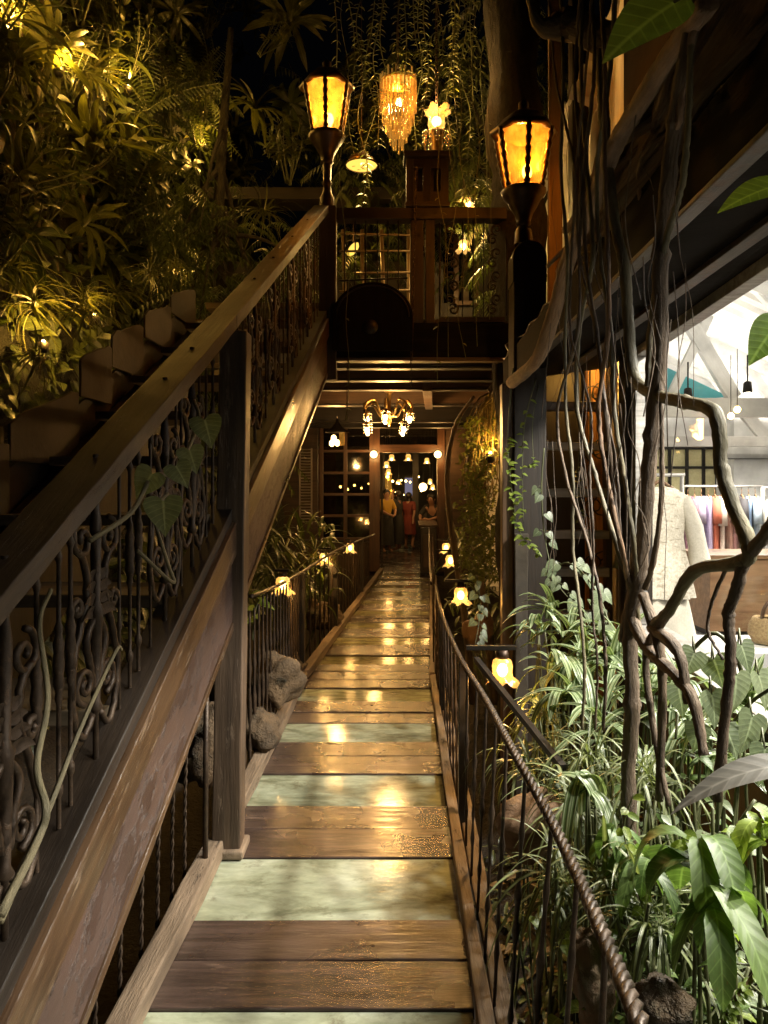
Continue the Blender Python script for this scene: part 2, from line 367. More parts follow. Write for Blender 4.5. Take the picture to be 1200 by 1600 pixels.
def glasspanel(k=(1, 1, 1)):
    m, nt = newmat('frosted green deck glass'); L = nt.links
    g = gcnode(nt, (1.1, 2.6, 1)); n = noise(nt, g, 2.4, 7, .64, .35); n2 = noise(nt, g, 11, 5, .7); n3 = noise(nt, gcnode(nt, (1, 1, 1)), 60, 3)
    col = ramp(nt, n, [(.30, (.085, .082, .05)), (.43, (.19, .20, .13)), (.55, (.31, .335, .235)), (.72, (.43, .46, .36))])
    col = mixc(nt, .5, col, ramp(nt, n2, [(.3, (.55, .55, .5)), (.65, (1.15, 1.15, 1.1))]), 'MULTIPLY')
    ed = noise(nt, gcnode(nt, (1.5, 1.5, 1)), 7, 6, .7); col = mixc(nt, ramp(nt, ed, [(.56, (0, 0, 0)), (.72, (.75, .75, .75))]), col, (.11, .095, .055)); col = mixc(nt, 1.0, col, k, 'MULTIPLY')
    p = N(nt, 'ShaderNodeBsdfPrincipled'); L.new(col, p.inputs['Base Color'])
    rf = nt.nodes.new('ShaderNodeMapRange'); rf.inputs[3].default_value, rf.inputs[4].default_value = .05, .17; L.new(n2, rf.inputs[0]); L.new(rf.outputs[0], p.inputs['Roughness'])
    b = N(nt, 'ShaderNodeBump', Strength=.12, Distance=.004); L.new(n3, b.inputs['Height']); L.new(b.outputs[0], p.inputs['Normal'])
    o = nt.nodes.new('ShaderNodeOutputMaterial'); L.new(p.outputs[0], o.inputs[0]); return m
M['glasspanel'] = glasspanel(); M['warmlitglass'] = glasspanel((.8, .72, .58))  # second copy for far panels: warm amber light tinted into the glass colour
AMB = (1, .50, .09); WARM = (1, .53, .15); SOFT = (1, .74, .42)
M['amber'] = lampglass('mottled amber lantern glass', (1, .52, .075), .42, .35, (1, 1, .6), (1, .62, .15), .05)
M['orangeglass'] = lampglass('mottled orange lantern glass', (1, .42, .05), .42, .35, (1, 1, .6), (1, .55, .12), .05)
M['tulip'] = lampglass('frosted tulip glass', (1, .58, .16), .9, .3, tint=(1, .8, .5), dim=.06)
M['crystal'] = lampglass('crystal rods', (1, .55, .10), .20, .5, tint=(1, .8, .42), dim=.10)
M['clear'] = glassmat('clear crystal', (1, .9, .7), .35, .05)
M['bulb'] = emit('lit warm bulb', (1, .72, .32), 22)
M['bulbamb'] = emit('lit amber bulb', (1, .62, .16), 16)
M['globe'] = emit('glowing globe', (1, .66, .25), 5)
M['discglow'] = emit('lit lamp disc', (1, .62, .10), .75)
M['screen'] = emit('lit screen', (.40, .36, .50), .22)
M['cyan'] = emit('lit cyan sign', (.05, .8, .6), .5)
M['shopbulb'] = emit('lit shop bulb', (1, .9, .7), 14)
M['skyblue'] = surf('turquoise roof sheet', (.10, .50, .58), (.16, .58, .66), (.3, .5), (1, 1, 1), 3, .05)
LG = dict(
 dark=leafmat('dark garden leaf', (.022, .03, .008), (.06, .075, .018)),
 olive=leafmat('olive strap leaf', (.04, .045, .010), (.10, .10, .025), trans=.3),
 grass=leafmat('strappy grass leaf', (.05, .07, .022), (.15, .18, .07), stripe=(.26, .28, .14), nst=2.2, trans=.25),
 stripe=leafmat('striped leaf', (.06, .10, .038), (.115, .165, .065), stripe=(.38, .44, .27), nst=3.2, rough=.3, trans=.22),
 heart=leafmat('heart leaf', (.085, .115, .06), (.17, .205, .12), rough=.42, trans=.28, vein=.5, spot=1),
 broad=leafmat('glossy broad leaf', (.065, .12, .028), (.13, .195, .055), rough=.46, trans=.35, vein=.4, spot=1),
 bright=leafmat('bright lime leaf', (.12, .19, .03), (.24, .30, .06), rough=.4, trans=.4),
 vine=leafmat('small creeper leaf', (.06, .075, .02), (.15, .16, .05), rough=.4, trans=.3),
 dry=leafmat('dry leaf', (.10, .06, .02), (.22, .15, .06), rough=.7, trans=.3),
 grey=leafmat('grey dried frond', (.06, .055, .045), (.12, .11, .09), rough=.6, trans=.1),
)
# ================================================================== ground and walkway
def xl(Y): return -.745+.0175*Y if Y < 5.87 else -.6425+.0746*(Y-5.87)
def xr(Y): return .203+.0285*Y if Y < 5.87 else .37+.0630*(Y-5.87)
gm = MB(); nx, ny = 60, 70
def gz(x, y):
    z = -.72+.06*math.sin(x*2.1+y*.7)+.05*math.sin(y*2.3-x)
    e = xr(max(0, min(15, y)))
    if x > e+.02 and y < 6.5: z += min(.85, max(0, (x-e-.15))*.85)*min(1, max(0, (6.5-y)/1.6))
    if x < xl(max(0, min(15, y)))-1.0: z += min(1.2, (xl(max(0, min(15, y)))-1.0-x)*.5)
    return z
gv = []; gf = []; gg = []
for j in range(ny+1):
    for i in range(nx+1):
        x = -14+28*(i/nx); y = -6+34*(j/ny)
        x = math.copysign(abs(x/14)**1.6*14, x)
        z = gz(x, y)
        if y > 13.5: z = -.1
        gv.append((x, y, z)); gg.append((x, y, z))
for j in range(ny):
    for i in range(nx):
        a = j*(nx+1)+i; gf.append((a, a+1, a+nx+2, a+nx+1))
gm.add(gv, gf, gg, True); structure(gm.build('ground', M['soil']))

walk = MB(); glass_spans = []
def board(mb, y0, y1, z1, th=.035, inset=0.0, tilt=0):
    def q(y, z): return [(xl(y)+inset, y, z+tilt), (xr(y)-inset*.4, y, z-tilt)]
    a, b = q(y0+.0018, z1), q(y1-.0018, z1)
    c = (y0+y1)/2; k = rr(-.0035, .0035)
    top = [(p[0], p[1], p[2]+(k if p[1] > c else -k)) for p in (a[0], a[1], b[1], b[0])]
    mb.hexa([(p[0], p[1], p[2]-th) for p in top]+top)
spans = [('w', -1.2, -.5, 2), ('g', -.5, -.1, 1), ('w', -.1, .42, 2), ('g', .42, .86, 1), ('w', .86, 1.68, 3), ('g', 1.68, 2.12, 1), ('w', 2.12, 2.568, 2), ('g', 2.568, 3.005, 1), ('w', 3.005, 3.5, 2),
         ('g', 3.5, 3.893, 1), ('w', 3.893, 4.415, 2), ('g', 4.415, 4.758, 1), ('w', 4.758, 5.27, 2), ('g', 5.27, 5.61, 1), ('w', 5.61, 5.86, 1)]
y = 5.885
for k in range(9):
    spans.append(('w', y, y+.5, 2)); spans.append(('g', y+.5, y+.86, 1)); y += .86
spans.append(('w', y, 14.0, 4))
for kind, a, b, n in spans:
    if kind == 'w':
        cut = [a]+[a+(b-a)*(i/n)+rr(-.03, .03) for i in range(1, n)]+[b]
        for i in range(n): board(walk, cut[i], cut[i+1], 0.0+rr(-.004, .003), tilt=rr(-.002, .002))
    else: glass_spans.append((a, b))
walk.box(-.62, .2, 5.855, 5.89, -.08, -.012)
for s in (xl, xr):                           # bearers under the deck
    for a, b in ((-1, 5.87), (5.87, 14)):
        q = .12 if s is xl else -.12
        walk.beam((s(a)+q, a, -.14), (s(b)+q, b, -.14), .09, .18)
deck = structure(walk.build('boardwalk', M['plank'], None, .004))
deck['kind'] = 'structure'
for a, b in glass_spans:
    m = MB(); board(m, a, b, -.006, .02, .018); m.build('glass_panel', M['glasspanel' if a < 5.5 else 'warmlitglass'], deck)
def kerb(side, w, h, dx, z0=0.0, n=26):
    for a, b in ((-1.0, 5.84), (5.9, 13.9)):
        m = MB(); p0 = V(side(a)+dx, a, z0+h/2); p1 = V(side(b)+dx, b, z0+h/2)
        m.beam(p0, p1, w, h, None, n, .005); m.build('kerb_beam', M['kerb'], deck, .006)
kerb(xl, .075, .07, -.005); kerb(xr, .045, .05, .02); kerb(xr, .06, .045, .085, -.03)

# ================================================================== staircase on the left
SD = V(.079, 1, .578)
def S(Y, z3, x3): return V(x3+.079*(Y-3), Y, z3+.578*(Y-3))   # a point on a line parallel to the stair
stair = thing('staircase', 'steep timber staircase with carved iron balusters climbing along the walkway', 'staircase', (-1.0, 1.0, 0))
def rake(name, y0, y1, z_lo, z_hi, xo, w, mat, n=20, jit=.002):
    m = MB(); h = (z_hi-z_lo)
    a, b = S(y0, (z_lo+z_hi)/2, xo-w/2), S(y1, (z_lo+z_hi)/2, xo-w/2)
    # plumb-cut board: vertical height h
    o = m.off(); vs = []; gs = []; fs = []
    for i in range(n+1):
        p = a.lerp(b, i/n); L = (b-a).length*i/n
        for sx, sz in ((-1, -1), (1, -1), (1, 1), (-1, 1)):
            j1, j2 = rr(-jit, jit), rr(-jit, jit)
            vs.append(p+V(sx*w/2+j1, 0, sz*h/2+j2)); gs.append((o[0]+L, o[1]+sx*w/2, o[2]+sz*h/2*.86))
    for i in range(n):
        for j in range(4): fs.append((i*4+j, i*4+(j+1) % 4, i*4+4+(j+1) % 4, i*4+4+j))
    fs += [(3, 2, 1, 0), (n*4, n*4+1, n*4+2, n*4+3)]
    m.add(vs, fs, gs); return m.build(name, mat, stair, .003)
rake('stringer', .35, 5.5, .965, 1.225, -.625, .04, M['stringer'], 60, .002)
rake('stringer_edge', .35, 5.5, .93, .963, -.618, .05, M['trim'])
rake('stringer_trim', .35, 5.5, 1.24, 1.375, -.608, .05, M['trim'])
rake('stringer_cap', .35, 5.5, 1.38, 1.43, -.625, .10, M['dark'])
rake('inner_stringer', .35, 5.5, 1.10, 1.38, -.68, .03, M['dark'])
rake('wall_stringer', .35, 5.5, 1.05, 1.35, -1.56, .04, M['dark'])
rake('gap_backing', .35, 5.5, .55, 1.52, -1.625, .02, M['panel'], 20, .001)  # added sheet behind the boards, gives the open gaps their shade
rake('handrail', .2, 3.02, 2.165, 2.222, -.61, .118, M['rail'], 40, .0013)
rake('handrail', 3.02, 5.5, 2.165, 2.222, -.61, .112, M['rail'], 30, .0013)
for k in range(12):
    Yk = .71+.445*k; z = 1.45+.578*(Yk-3); dx = .079*(Yk-3)
    if z < 0.05: continue
    m = MB(); m.box(-1.57+dx, -.70+dx, Yk-.02, Yk+.34, z-.045, z, 4, .002); m.build('tread', M['tread'], stair, .004)
def post_(name, x0, x1, y, zb, zt, w, d, mat, parent):
    m = MB(); m.beam((x0, y, zb), (x1, y, zt), w, d, (0, 1, 0), 10, .002); return m.build(name, mat, parent, .006)
post_('post', -.652, -.622, 3.06, -.02, 2.17, .115, .11, M['post'], stair)
m = MB(); m.box(-.72, -.575, 2.98, 3.14, .0, .035); m.build('post_foot', M['kerb'], stair, .008)
post_('newel', -.425, -.425, 5.55, 2.35, 3.66, .13, .13, M['dark'], stair)
def baluster_mesh(h, knob=1):
    m = MB(); k = []
    prof = [(.007, 0), (.007, .10*h), (.013, .115*h), (.013, .135*h), (.007, .15*h), (.007, .40*h), (.012, .42*h), (.010, .44*h), (.017, .47*h), (.014, .50*h), (.018, .53*h), (.014, .57*h), (.017, .60*h), (.010, .63*h), (.013, .65*h), (.007, .67*h), (.007, .86*h), (.013, .88*h), (.007, .90*h), (.007, h)]
    if not knob: prof = [(.006, 0), (.006, .3*h), (.011, .32*h), (.006, .34*h), (.006, .7*h), (.011, .72*h), (.006, .74*h), (.006, h)]
    m.lathe((0, 0, 0), [(r_*.82, z_) for r_, z_ in prof], 7); return m
def inst(o, parent, loc, rot=(0, 0, 0)):
    c = o.copy(); COL.objects.link(c); c.parent = parent
    q = parent; l = Vector(loc)
    while q is not None: l = l-q.location; q = q.parent
    c.location = l; c.rotation_euler = rot; return c
def spiral(c, r0, turns, a0, n=20, sgn=1):       # 2-D spiral points, radius shrinking to the centre
    return [(c[0]+r0*(1-.85*i/n)*math.cos(a0+sgn*turns*2*PI*i/n), c[1]+r0*(1-.85*i/n)*math.sin(a0+sgn*turns*2*PI*i/n)) for i in range(n+1)]
def scroll_panel(h=.62, w=.26):
    """cast lyre panel in the local x (width) - z (height) plane"""
    m = MB(); r = .0105
    def t2(pts, rad=r): m.tube([(x, rr(-.002, .002), z) for x, z in pts], rad, 6)
    m.lathe((0, 0, -.12), [(.008, 0), (.008, .12+.1*h), (.02, .12+.12*h), (.012, .12+.15*h), (.018, .12+.5*h), (.022, .12+.53*h), (.012, .12+.57*h), (.016, .12+.9*h), (.008, .12+h), (.008, .24+h)], 8)
    for s in (-1, 1):
        big = [(s*x, z) for x, z in [(.02, .10*h), (.07, .03*h), (.115, .12*h), (.125, .30*h), (.085, .48*h), (.05, .60*h), (.06, .74*h), (.10, .80*h)]]
        t2([(p.x, p.z) for p in catmull([(a, 0, b) for a, b in big], 5)], .0095)
        t2(spiral((s*.072, .84*h), .055, 1.4, PI/2 if s > 0 else PI/2, 18, -s), .0088)
        t2(spiral((s*.06, .24*h), .05, 1.5, -PI/2, 18, s), .0088)
        t2([(p.x, p.z) for p in catmull([(s*.012, 0, .5*h), (s*.05, 0, .42*h), (s*.03, 0, .30*h), (s*.012, 0, .2*h)], 5)], .010)
        t2(spiral((s*.10, .56*h), .03, 1.2, 0 if s > 0 else PI, 12, s), .009)
        for k in range(4):                       # acanthus leaves
            m.leaf((s*.01, 0, .52*h+.03*k), (s*.9, -.15, .7+.2*k), .09-.012*k, .035, .8, 'ovate', 5, (0, -1, 0))
    return m
bal = baluster_mesh(.73).build('baluster', M['iron'], None, 0, True); bal2 = baluster_mesh(.73, 0).build('baluster', M['iron'], None, 0, True)
scp = scroll_panel().build('scroll_panel', M['iron'], None, 0, True)
fb = [0, 0]; ang = math.atan2(1, .079)
for Yb, kind in [(.8, 0), (.95, 0), (1.1, 2), (1.26, 0), (1.36, 0), (1.52, 2), (1.64, 0), (1.735, 0), (1.79, 0), (1.92, 2), (2.06, 1), (2.13, 0), (2.19, 0), (2.28, 1), (2.4, 2), (2.5, 1), (2.55, 1), (2.66, 2), (2.74, 1), (2.82, 1), (2.9, 0), (3.25, 1), (3.34, 0), (3.44, 1), (3.55, 2), (3.68, 1), (3.78, 0), (3.95, 2), (4.1, 1), (4.2, 1), (4.32, 0), (4.45, 2), (4.6, 1), (4.7, 0), (4.8, 1), (4.95, 2), (5.1, 1), (5.22, 0), (5.34, 1)]:
    p = S(Yb, 1.435, -.672)
    if kind == 2: inst(scp, stair, p+V(0, 0, .05), (0, 0, ang))
    else: inst(bal if kind == 0 else bal2, stair, p)
for o in (bal, bal2, scp): bpy.data.objects.remove(o)

# stepped cement boards along the far side of the stair
edges = [1.9, 2.5, 3.09, 3.70, 4.07, 4.52, 4.98, 5.5]; tops = [1.42, 1.68, 1.97, 2.31, 2.52, 2.75, 3.0]
sw = thing('stepped_wall', 'row of stepped mottled cement boards on the far side of the staircase', 'wall', (-1.6, 3.5, 0))
for i in range(7):
    a, b, t = edges[i], edges[i+1], tops[i]; m = MB()
    def px_(Y): return -1.585+.07*(Y-3.1)
    n = 8; up = [(b-.004-(b-a-.01)*k/n, t-.05+.34*((b-a)*(1-k/n)-(b-a)/2)*1.0+rr(-.006, .006)+(-.02 if k in (0, n) else 0)) for k in range(n+1)]
    zb = 1.45+.578*(a+.30-3)-.04; q = [(a+.005, zb), (b-.005, zb)]+up
    m.prism(q, (px_(0)-(.0 if i % 2 else .004), 0, 0), (.07, 1, 0), (0, 0, 1), .014)
    m.build('cement_board', M['panel'], sw, .006)

# ================================================================== walkway railings
def rope(m, pts, r, pitch=.055, strands=3):
    P = catmull(pts, 14); L = [0]
    for i in range(1, len(P)): L.append(L[-1]+(P[i]-P[i-1]).length)
    n = int(L[-1]/.011); 
    def pos(s):
        k = 0
        lo, hi = 0, len(L)-2
        while lo < hi:
            mid = (lo+hi+1)//2
            if L[mid] <= s: lo = mid
            else: hi = mid-1
        t = (s-L[lo])/max(1e-6, L[lo+1]-L[lo]); return P[lo].lerp(P[lo+1], t), (P[lo+1]-P[lo]).normalized()
    for st in range(strands):
        q = []
        for i in range(n+1):
            s = L[-1]*i/n; p, d = pos(s); a = V(0, 0, 1); u = (a-d*a.dot(d)).normalized(); w = d.cross(u)
            th = 2*PI*(s/pitch/1.6+st/strands); q.append(p+u*(r*.62*math.cos(th))+w*(r*.62*math.sin(th)))
        m.tube(q, r*.62, 5)
rrail = thing('walkway_railing', 'iron railing with twisted rope handrail on the plant side of the walkway', 'railing', (.4, 4, 0))
rp = [at(1095, 1850, .62), at(1000, 1600, .83), at(955, 1490, 1.03), at(900, 1362, 1.36), at(850, 1260, 1.68), at(800, 1170, 2.03), at(757, 1090, 2.65), at(720, 1030, 3.3), at(700, 985, 4.1), at(688, 950, 4.95), at(681, 915, 6.1)]
m = MB(); rope(m, rp, .0108); m.build('rope_rail', M['iron'], rrail)
RP = catmull(rp, 10)
def rail_at(Y):
    b = min(RP, key=lambda p: abs(p.y-Y)); return b
for i, Yb in enumerate([1.08, 1.34, 1.6, 1.86, 2.12, 2.36, 2.6, 2.84, 3.08, 3.34, 3.6, 3.86, 4.12, 4.38, 4.66, 5.0, 5.3, 5.6, 5.9]):
    p = rail_at(Yb); m = MB(); b0 = V(xr(Yb)+.055, Yb+.0, -.02); top = V(p.x, Yb, p.z)
    h = (top-b0).length; prof = []
    nn = 26; pts = []; rad = []
    for k in range(nn+1):
        t = k/nn; pts.append(b0.lerp(top, t)); r0 = .0052
        for c in (.22, .5, .56, .62, .82): r0 += .006*math.exp(-((t-c)*h/.012)**2)
        if .3 < t < .45: r0 += .0018*math.sin(k*2.2)
        rad.append(r0)
    m.tube(pts, rad, 6); m.build('baluster', M['iron'], rrail)
for Yb in (3.25, 4.95):
    p = rail_at(Yb); m = MB(); m.beam((xr(Yb)+.06, Yb+.06, -.3), (p.x+.01, Yb+.06, p.z-.02), .038, .03); m.build('post', M['blackiron'], rrail, .003)
m = MB(); m.beam(at(744, 1030, 3.2), at(880, 1200, 2.35), .022, .022); m.build('brace_bar', M['blackiron'], rrail)
rfar = thing('walkway_railing', 'plain iron bar railing on the right of the far walkway, below the small lamps', 'railing', (.5, 8, 0))
m = MB(); m.tube(catmull([(.40, 6.15, .735), (.47, 7.5, .80), (.62, 10, .84), (.80, 12.9, .86)], 6), .012, 6); m.build('top_rail', M['iron'], rfar)
for i in range(26):
    Yb = 6.25+.25*i; m = MB(); xb = xr(Yb)+.03; m.tube([(xb, Yb, 0), (xb, Yb, .4), (xb+.005, Yb, .8)], .0065, 5); m.build('baluster', M['iron'], rfar)
lfar = thing('walkway_railing', 'iron bar railing with dark posts on the left of the walkway by the leafy bush', 'railing', (-.5, 8, 0))
lr = [at(392, 932, 4.25), at(432, 916, 5.1), at(470, 895, 5.95), at(530, 858, 8.4), at(585, 835, 12.2)]
m = MB(); m.tube(catmull(lr, 8), .014, 6); m.build('top_rail', M['iron'], lfar); LR = catmull(lr, 12)
for Yb in (5.95, 7.9, 10.6):
    p = min(LR, key=lambda q: abs(q.y-Yb)); m = MB(); m.beam((xl(Yb)-.05, Yb, -.4), (xl(Yb)-.05, Yb, p.z), .085, .085); m.build('post', M['dark'], lfar, .004)
for i in range(44):
    Yb = 3.3+.13*i if i < 22 else 6.16+.27*(i-22)
    p = min(LR, key=lambda q: abs(q.y-Yb)); zt = p.z if Yb > 4.25 else .86; m = MB(); xb = xl(Yb)-.05
    h = zt; pts = []; rad = []
    for k in range(19):
        t = k/18; pts.append((xb, Yb, -.25+(h+.25)*t)); rad.append(.0065+(.006 if k in (6, 9, 10, 13) else 0))
    m.tube(pts, rad, 5); m.build('baluster', M['iron'], lfar)
lnear = thing('walkway_railing', 'twisted iron rods in the gap below the stair stringer', 'railing', (-.7, 2, 0))
m = MB(); m.beam((-.80, .9, -.03), (-.72, 2.95, -.03), .05, .05, None, 12, .004); m.build('bottom_rail', M['kerb'], lnear)
for Yb in (1.45, 1.62, 1.8, 1.98, 2.16, 2.34, 2.5, 2.66, 2.82):
    m = MB(); zt = S(Yb, .95, 0).z; x = xl(Yb)-.075
    if zt < .06: continue
    rope(m, [(x, Yb, -.02), (x+.005, Yb, zt*.5), (x+.03, Yb, zt)], .007, .05, 2); m.build('rod', M['iron'], lnear)
m = MB(); m.tube([(-.70, 2.86, 0), (-.695, 2.86, .8)], .011, 7); m.build('smooth_rod', M['iron'], lnear)

# ================================================================== upper landing over the walkway
LY = 5.55
land = thing('landing', 'dark timber landing bridging the walkway at the head of the stair', 'landing', (.2, LY, 2.5))
m = MB(); m.box(-.50, .98, LY, LY+.05, 2.53, 2.79, 8, .002); m.build('fascia', M['black_'], land, .004)
m = MB(); m.box(-.50, 1.0, LY-.012, LY+.09, 2.500, 2.526, 8, .002); m.build('fascia_edge', M['brown'], land, .003)
m = MB(); m.box(-1.6, 1.62, LY+.10, 8.6, 2.80, 2.84); m.build('floor_boards', M['brown'], land)
for Yj, z0, z1 in ((6.0, 2.545, 2.74), (6.75, 2.56, 2.74), (7.45, 2.57, 2.76)):
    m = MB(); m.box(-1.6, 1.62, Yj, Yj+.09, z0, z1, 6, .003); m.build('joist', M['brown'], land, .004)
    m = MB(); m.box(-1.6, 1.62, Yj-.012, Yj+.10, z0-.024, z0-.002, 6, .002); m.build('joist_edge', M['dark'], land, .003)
m = MB(); m.box(-.36, .93, LY-.02, LY+.09, 3.575, 3.66, 8, .003); m.build('handrail', M['dark'], land, .005)
for a, b in ((.20, .30), (.315, .385)):
    m = MB(); m.box(a, b, LY, LY+.09, 2.79, 3.573); m.build('post', M['dark'], land, .004)
m = MB(); m.box(.42, .92, LY+.01, LY+.05, 2.80, 2.84); m.build('bottom_rail', M['blackiron'], land)
for x in (-.30, -.22, -.14, -.05, .03, .11):
    m = MB(); m.tube([(x, LY+.03, 2.8), (x, LY+.03, 3.575)], .006, 5); m.build('baluster', M['blackiron'], land)
m = MB(); m.tube([(-.34, LY+.03, 3.12), (.18, LY+.03, 3.14)], .008, 5); m.build('cross_bar', M['blackiron'], land)
def s_scrolls(x, z0, z1, sgn):
    m = MB(); n = 4; h = (z1-z0)/n
    for i in range(n):
        c = z0+h*(i+.5)
        pts = spiral((x, c+h*.22), h*.26, 1.2, -PI/2, 16, sgn); m.tube([(a, LY+.03, b) for a, b in pts], .009, 5)
        pts = spiral((x+sgn*.03, c-h*.22), h*.24, 1.2, PI/2, 16, -sgn); m.tube([(a, LY+.03, b) for a, b in pts], .009, 5)
    m.tube([(x-sgn*.075, LY+.03, z0), (x-sgn*.075, LY+.03, z1)], .008, 5)
    m.build('scroll_panel', M['blackiron'], land)
s_scrolls(.50, 2.85, 3.56, 1); s_scrolls(.86, 2.85, 3.56, -1)
for x in (.60, .68, .76):
    m = MB(); m.tube([(x, LY+.03, 2.84), (x, LY+.03, 3.575)], .005, 5); m.build('baluster', M['blackiron'], land)
# wooden openwork box on the landing post
lb = thing('wooden_lantern', 'small reddish timber housing with window openings on the landing handrail', 'lantern box', (.33, LY+.02, 3.66))
m = MB(); m.box(.16, .50, LY-.03, LY+.16, 3.665, 3.70); m.build('base', M['dark'], lb, .004)
m = MB()
for a, b in ((.17, .225), (.295, .355), (.43, .49)): m.box(a, b, LY, LY+.04, 3.70, 4.04)
m.box(.17, .49, LY+.001, LY+.039, 3.70, 3.79); m.box(.17, .49, LY+.002, LY+.038, 3.97, 4.04); m.box(.17, .49, LY+.10, LY+.14, 3.70, 4.04); m.build('frame', M['dark'], lb, .003)
m = MB(); m.box(.15, .51, LY-.04, LY+.18, 4.045, 4.085); m.build('roof', M['dark'], lb, .004)
# round-topped dark board hung on chains in front of the fascia
gong = thing('hanging_board', 'near black board with an arched top and round boss hung before the landing', 'board', (-.10, LY-.10, 2.55))
pts = [(-.30, 0), (.30, 0), (.30, .25)]+[(.30*math.cos(a), .25+.26*math.sin(a)) for a in [PI*k/16 for k in range(1, 16)]]+[(-.30, .25)]
m = MB(); m.prism(pts, (-.085, LY-.09, 2.56), (1, 0, 0), (0, 0, 1), .05); m.build('panel', M['black_'], gong, .006)
m = MB(); m.lathe((-.10, LY-.115, 2.735), [(.001, .022), (.03, .02), (.05, .01), (.056, 0)], 18, axis=(0, -1, 0)); m.build('boss', M['blackiron'], gong)
m = MB(); m.tube([(-.085+.27*math.cos(a), LY-.118, 2.81+.23*math.sin(a)) for a in [PI*k/20 for k in range(21)]], .006, 5); m.build('rim', M['blackiron'], gong)
def chain(m, p0, p1, link=.035, r=.0035):
    p0, p1 = Vector(p0), Vector(p1); L = (p1-p0).length; n = max(2, int(L/(link*.8))); d = (p1-p0).normalized()
    a = d.orthogonal().normalized(); b = d.cross(a)
    for i in range(n):
        c = p0.lerp(p1, (i+.5)/n); s = a if i % 2 else b
        m.tube([c+d*(link*.5*math.cos(t))+s*(link*.28*math.sin(t)) for t in [2*PI*k/8 for k in range(9)]], r, 4, False)
for x0, x1, z0, z1, nm in ((.245, .20, 3.95, 2.30, 'a'), (-.27, -.28, 2.52, 2.05, 'b')):
    m = MB(); chain(m, (x0, LY-.05, z0), (x1, LY-.05, z1))
    o = m.build('hanging_chain', M['iron']); tag(o, 'long rusty chain hanging past the landing handrail beside the timber post' if nm == 'a' else 'short chain hanging below the landing beside the stair stringer', 'chain')

# ================================================================== covered passage and restaurant front
FY = 14.0
fac = thing('restaurant_building', 'timber restaurant front with glazed window and open doorway at the end of the walkway', 'building', (.3, FY, 0))
def part(name, mat, boxes, parent=None, bev=.004, n=1):
    m = MB()
    for b in boxes: m.box(*b, n=n)
    return m.build(name, mat, parent or fac, bev)
dj0, dj1 = -.08, 1.02
part('wall', M['brown'], [(-6, -1.27, FY, FY+.12, -.6, 2.85), (-1.27, -.28, FY+.01, FY+.11, -.6, .55), (1.16, 6, FY, FY+.12, -.6, 2.85)])
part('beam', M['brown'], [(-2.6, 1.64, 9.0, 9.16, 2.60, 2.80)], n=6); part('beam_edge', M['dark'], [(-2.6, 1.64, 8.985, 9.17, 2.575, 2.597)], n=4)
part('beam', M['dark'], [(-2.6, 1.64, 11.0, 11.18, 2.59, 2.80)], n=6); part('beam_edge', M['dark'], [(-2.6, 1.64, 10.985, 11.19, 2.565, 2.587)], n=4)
part('beam', M['dark'], [(-2.6, 1.64, 13.0, 13.18, 2.66, 2.80)], n=6)
m = MB(); m.box(-3, 1.64, 8.62, FY+.2, 2.82, 2.90); m.build('soffit_boards', M['brown'], fac)
m = MB(); m.beam((.42, 7.1, 2.55), (.55, 8.95, 2.58), .09, .12); m.build('brace', M['brown'], fac, .004)
part('door_jamb', M['red'], [(-.28, dj0, FY-.06, FY+.14, 0, 2.82)]); part('door_jamb', M['red'], [(dj1, 1.16, FY-.06, FY+.14, 0, 2.82)])
part('door_head', M['red'], [(dj0, dj1, FY-.05, FY+.13, 2.27, 2.42)])
tr = part('transom', M['red'], [(dj0, dj1, FY-.03, FY+.09, 2.74, 2.82)])
part('transom_pane', M['dglass'], [(dj0, dj1, FY+.03, FY+.04, 2.42, 2.74)], tr, 0)
wf = MB(); wx = [-1.20, -.74, -.28]; wz = [.62, 1.06, 1.47, 1.88, 2.30, 2.78]
for x in wx[:2]: wf.box(x-.035, x+.035, FY-.03, FY+.06, .55, 2.82)
for z in wz: wf.box(-1.235, -.28, FY-.025, FY+.055, z-.025, z+.025)
win = wf.build('window', M['red'], fac, .003)
part('pane', M['dglass'], [(-1.2, -.28, FY+.02, FY+.026, .6, 2.8)], win, 0)
sh = MB(); sh.box(-1.62, -1.59, FY-.07, FY-.03, .9, 2.35); sh.box(-1.40, -1.37, FY-.07, FY-.03, .9, 2.35)
for k in range(26): sh.beam((-1.59, FY-.05, .95+.055*k), (-1.40, FY-.05, .95+.055*k), .045, .012, (0, -.5, 1))
sh.build('shutter', M['rung'], fac)
part('door_leaf', M['dark'], [(-.06, -.02, FY+.16, FY+.85, .02, 2.24)])
# room beyond the door
room = MB(); room.box(-3.5, 5, FY+.14, 25, -.12, -.008); structure(room.build('restaurant_floor', M['plank']))
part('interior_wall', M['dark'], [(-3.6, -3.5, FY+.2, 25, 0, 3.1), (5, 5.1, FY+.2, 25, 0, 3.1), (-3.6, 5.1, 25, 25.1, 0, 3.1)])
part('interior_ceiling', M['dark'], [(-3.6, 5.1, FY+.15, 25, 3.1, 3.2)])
o = part('curtain', M['redwall'], [(-1.62, -.98, FY+.9, FY+.96, 1.0, 2.4)]); o['label'] = 'dark red curtain behind the window panes'
part('counter', M['dark'], [(1.0, 3.8, 18.5, 19.1, 0, 1.05)])
cl_lamp = thing('column_lamp', 'tall amber crystal column lamp at the left inside the doorway', 'lamp', (.10, 20.5, 0))
m = MB(); m.lathe((.10, 20.5, 0), [(.12, .0), (.13, .05), (.05, .10), (.05, 1.2)], 12); m.build('base', M['blackiron'], cl_lamp)
m = MB(); m.lathe((.10, 20.5, 0), [(.06, 1.2), (.13, 1.24), (.14, 1.5), (.11, 1.8), (.12, 2.05), (.04, 2.12)], 12); m.build('shade', M['crystal'], cl_lamp)
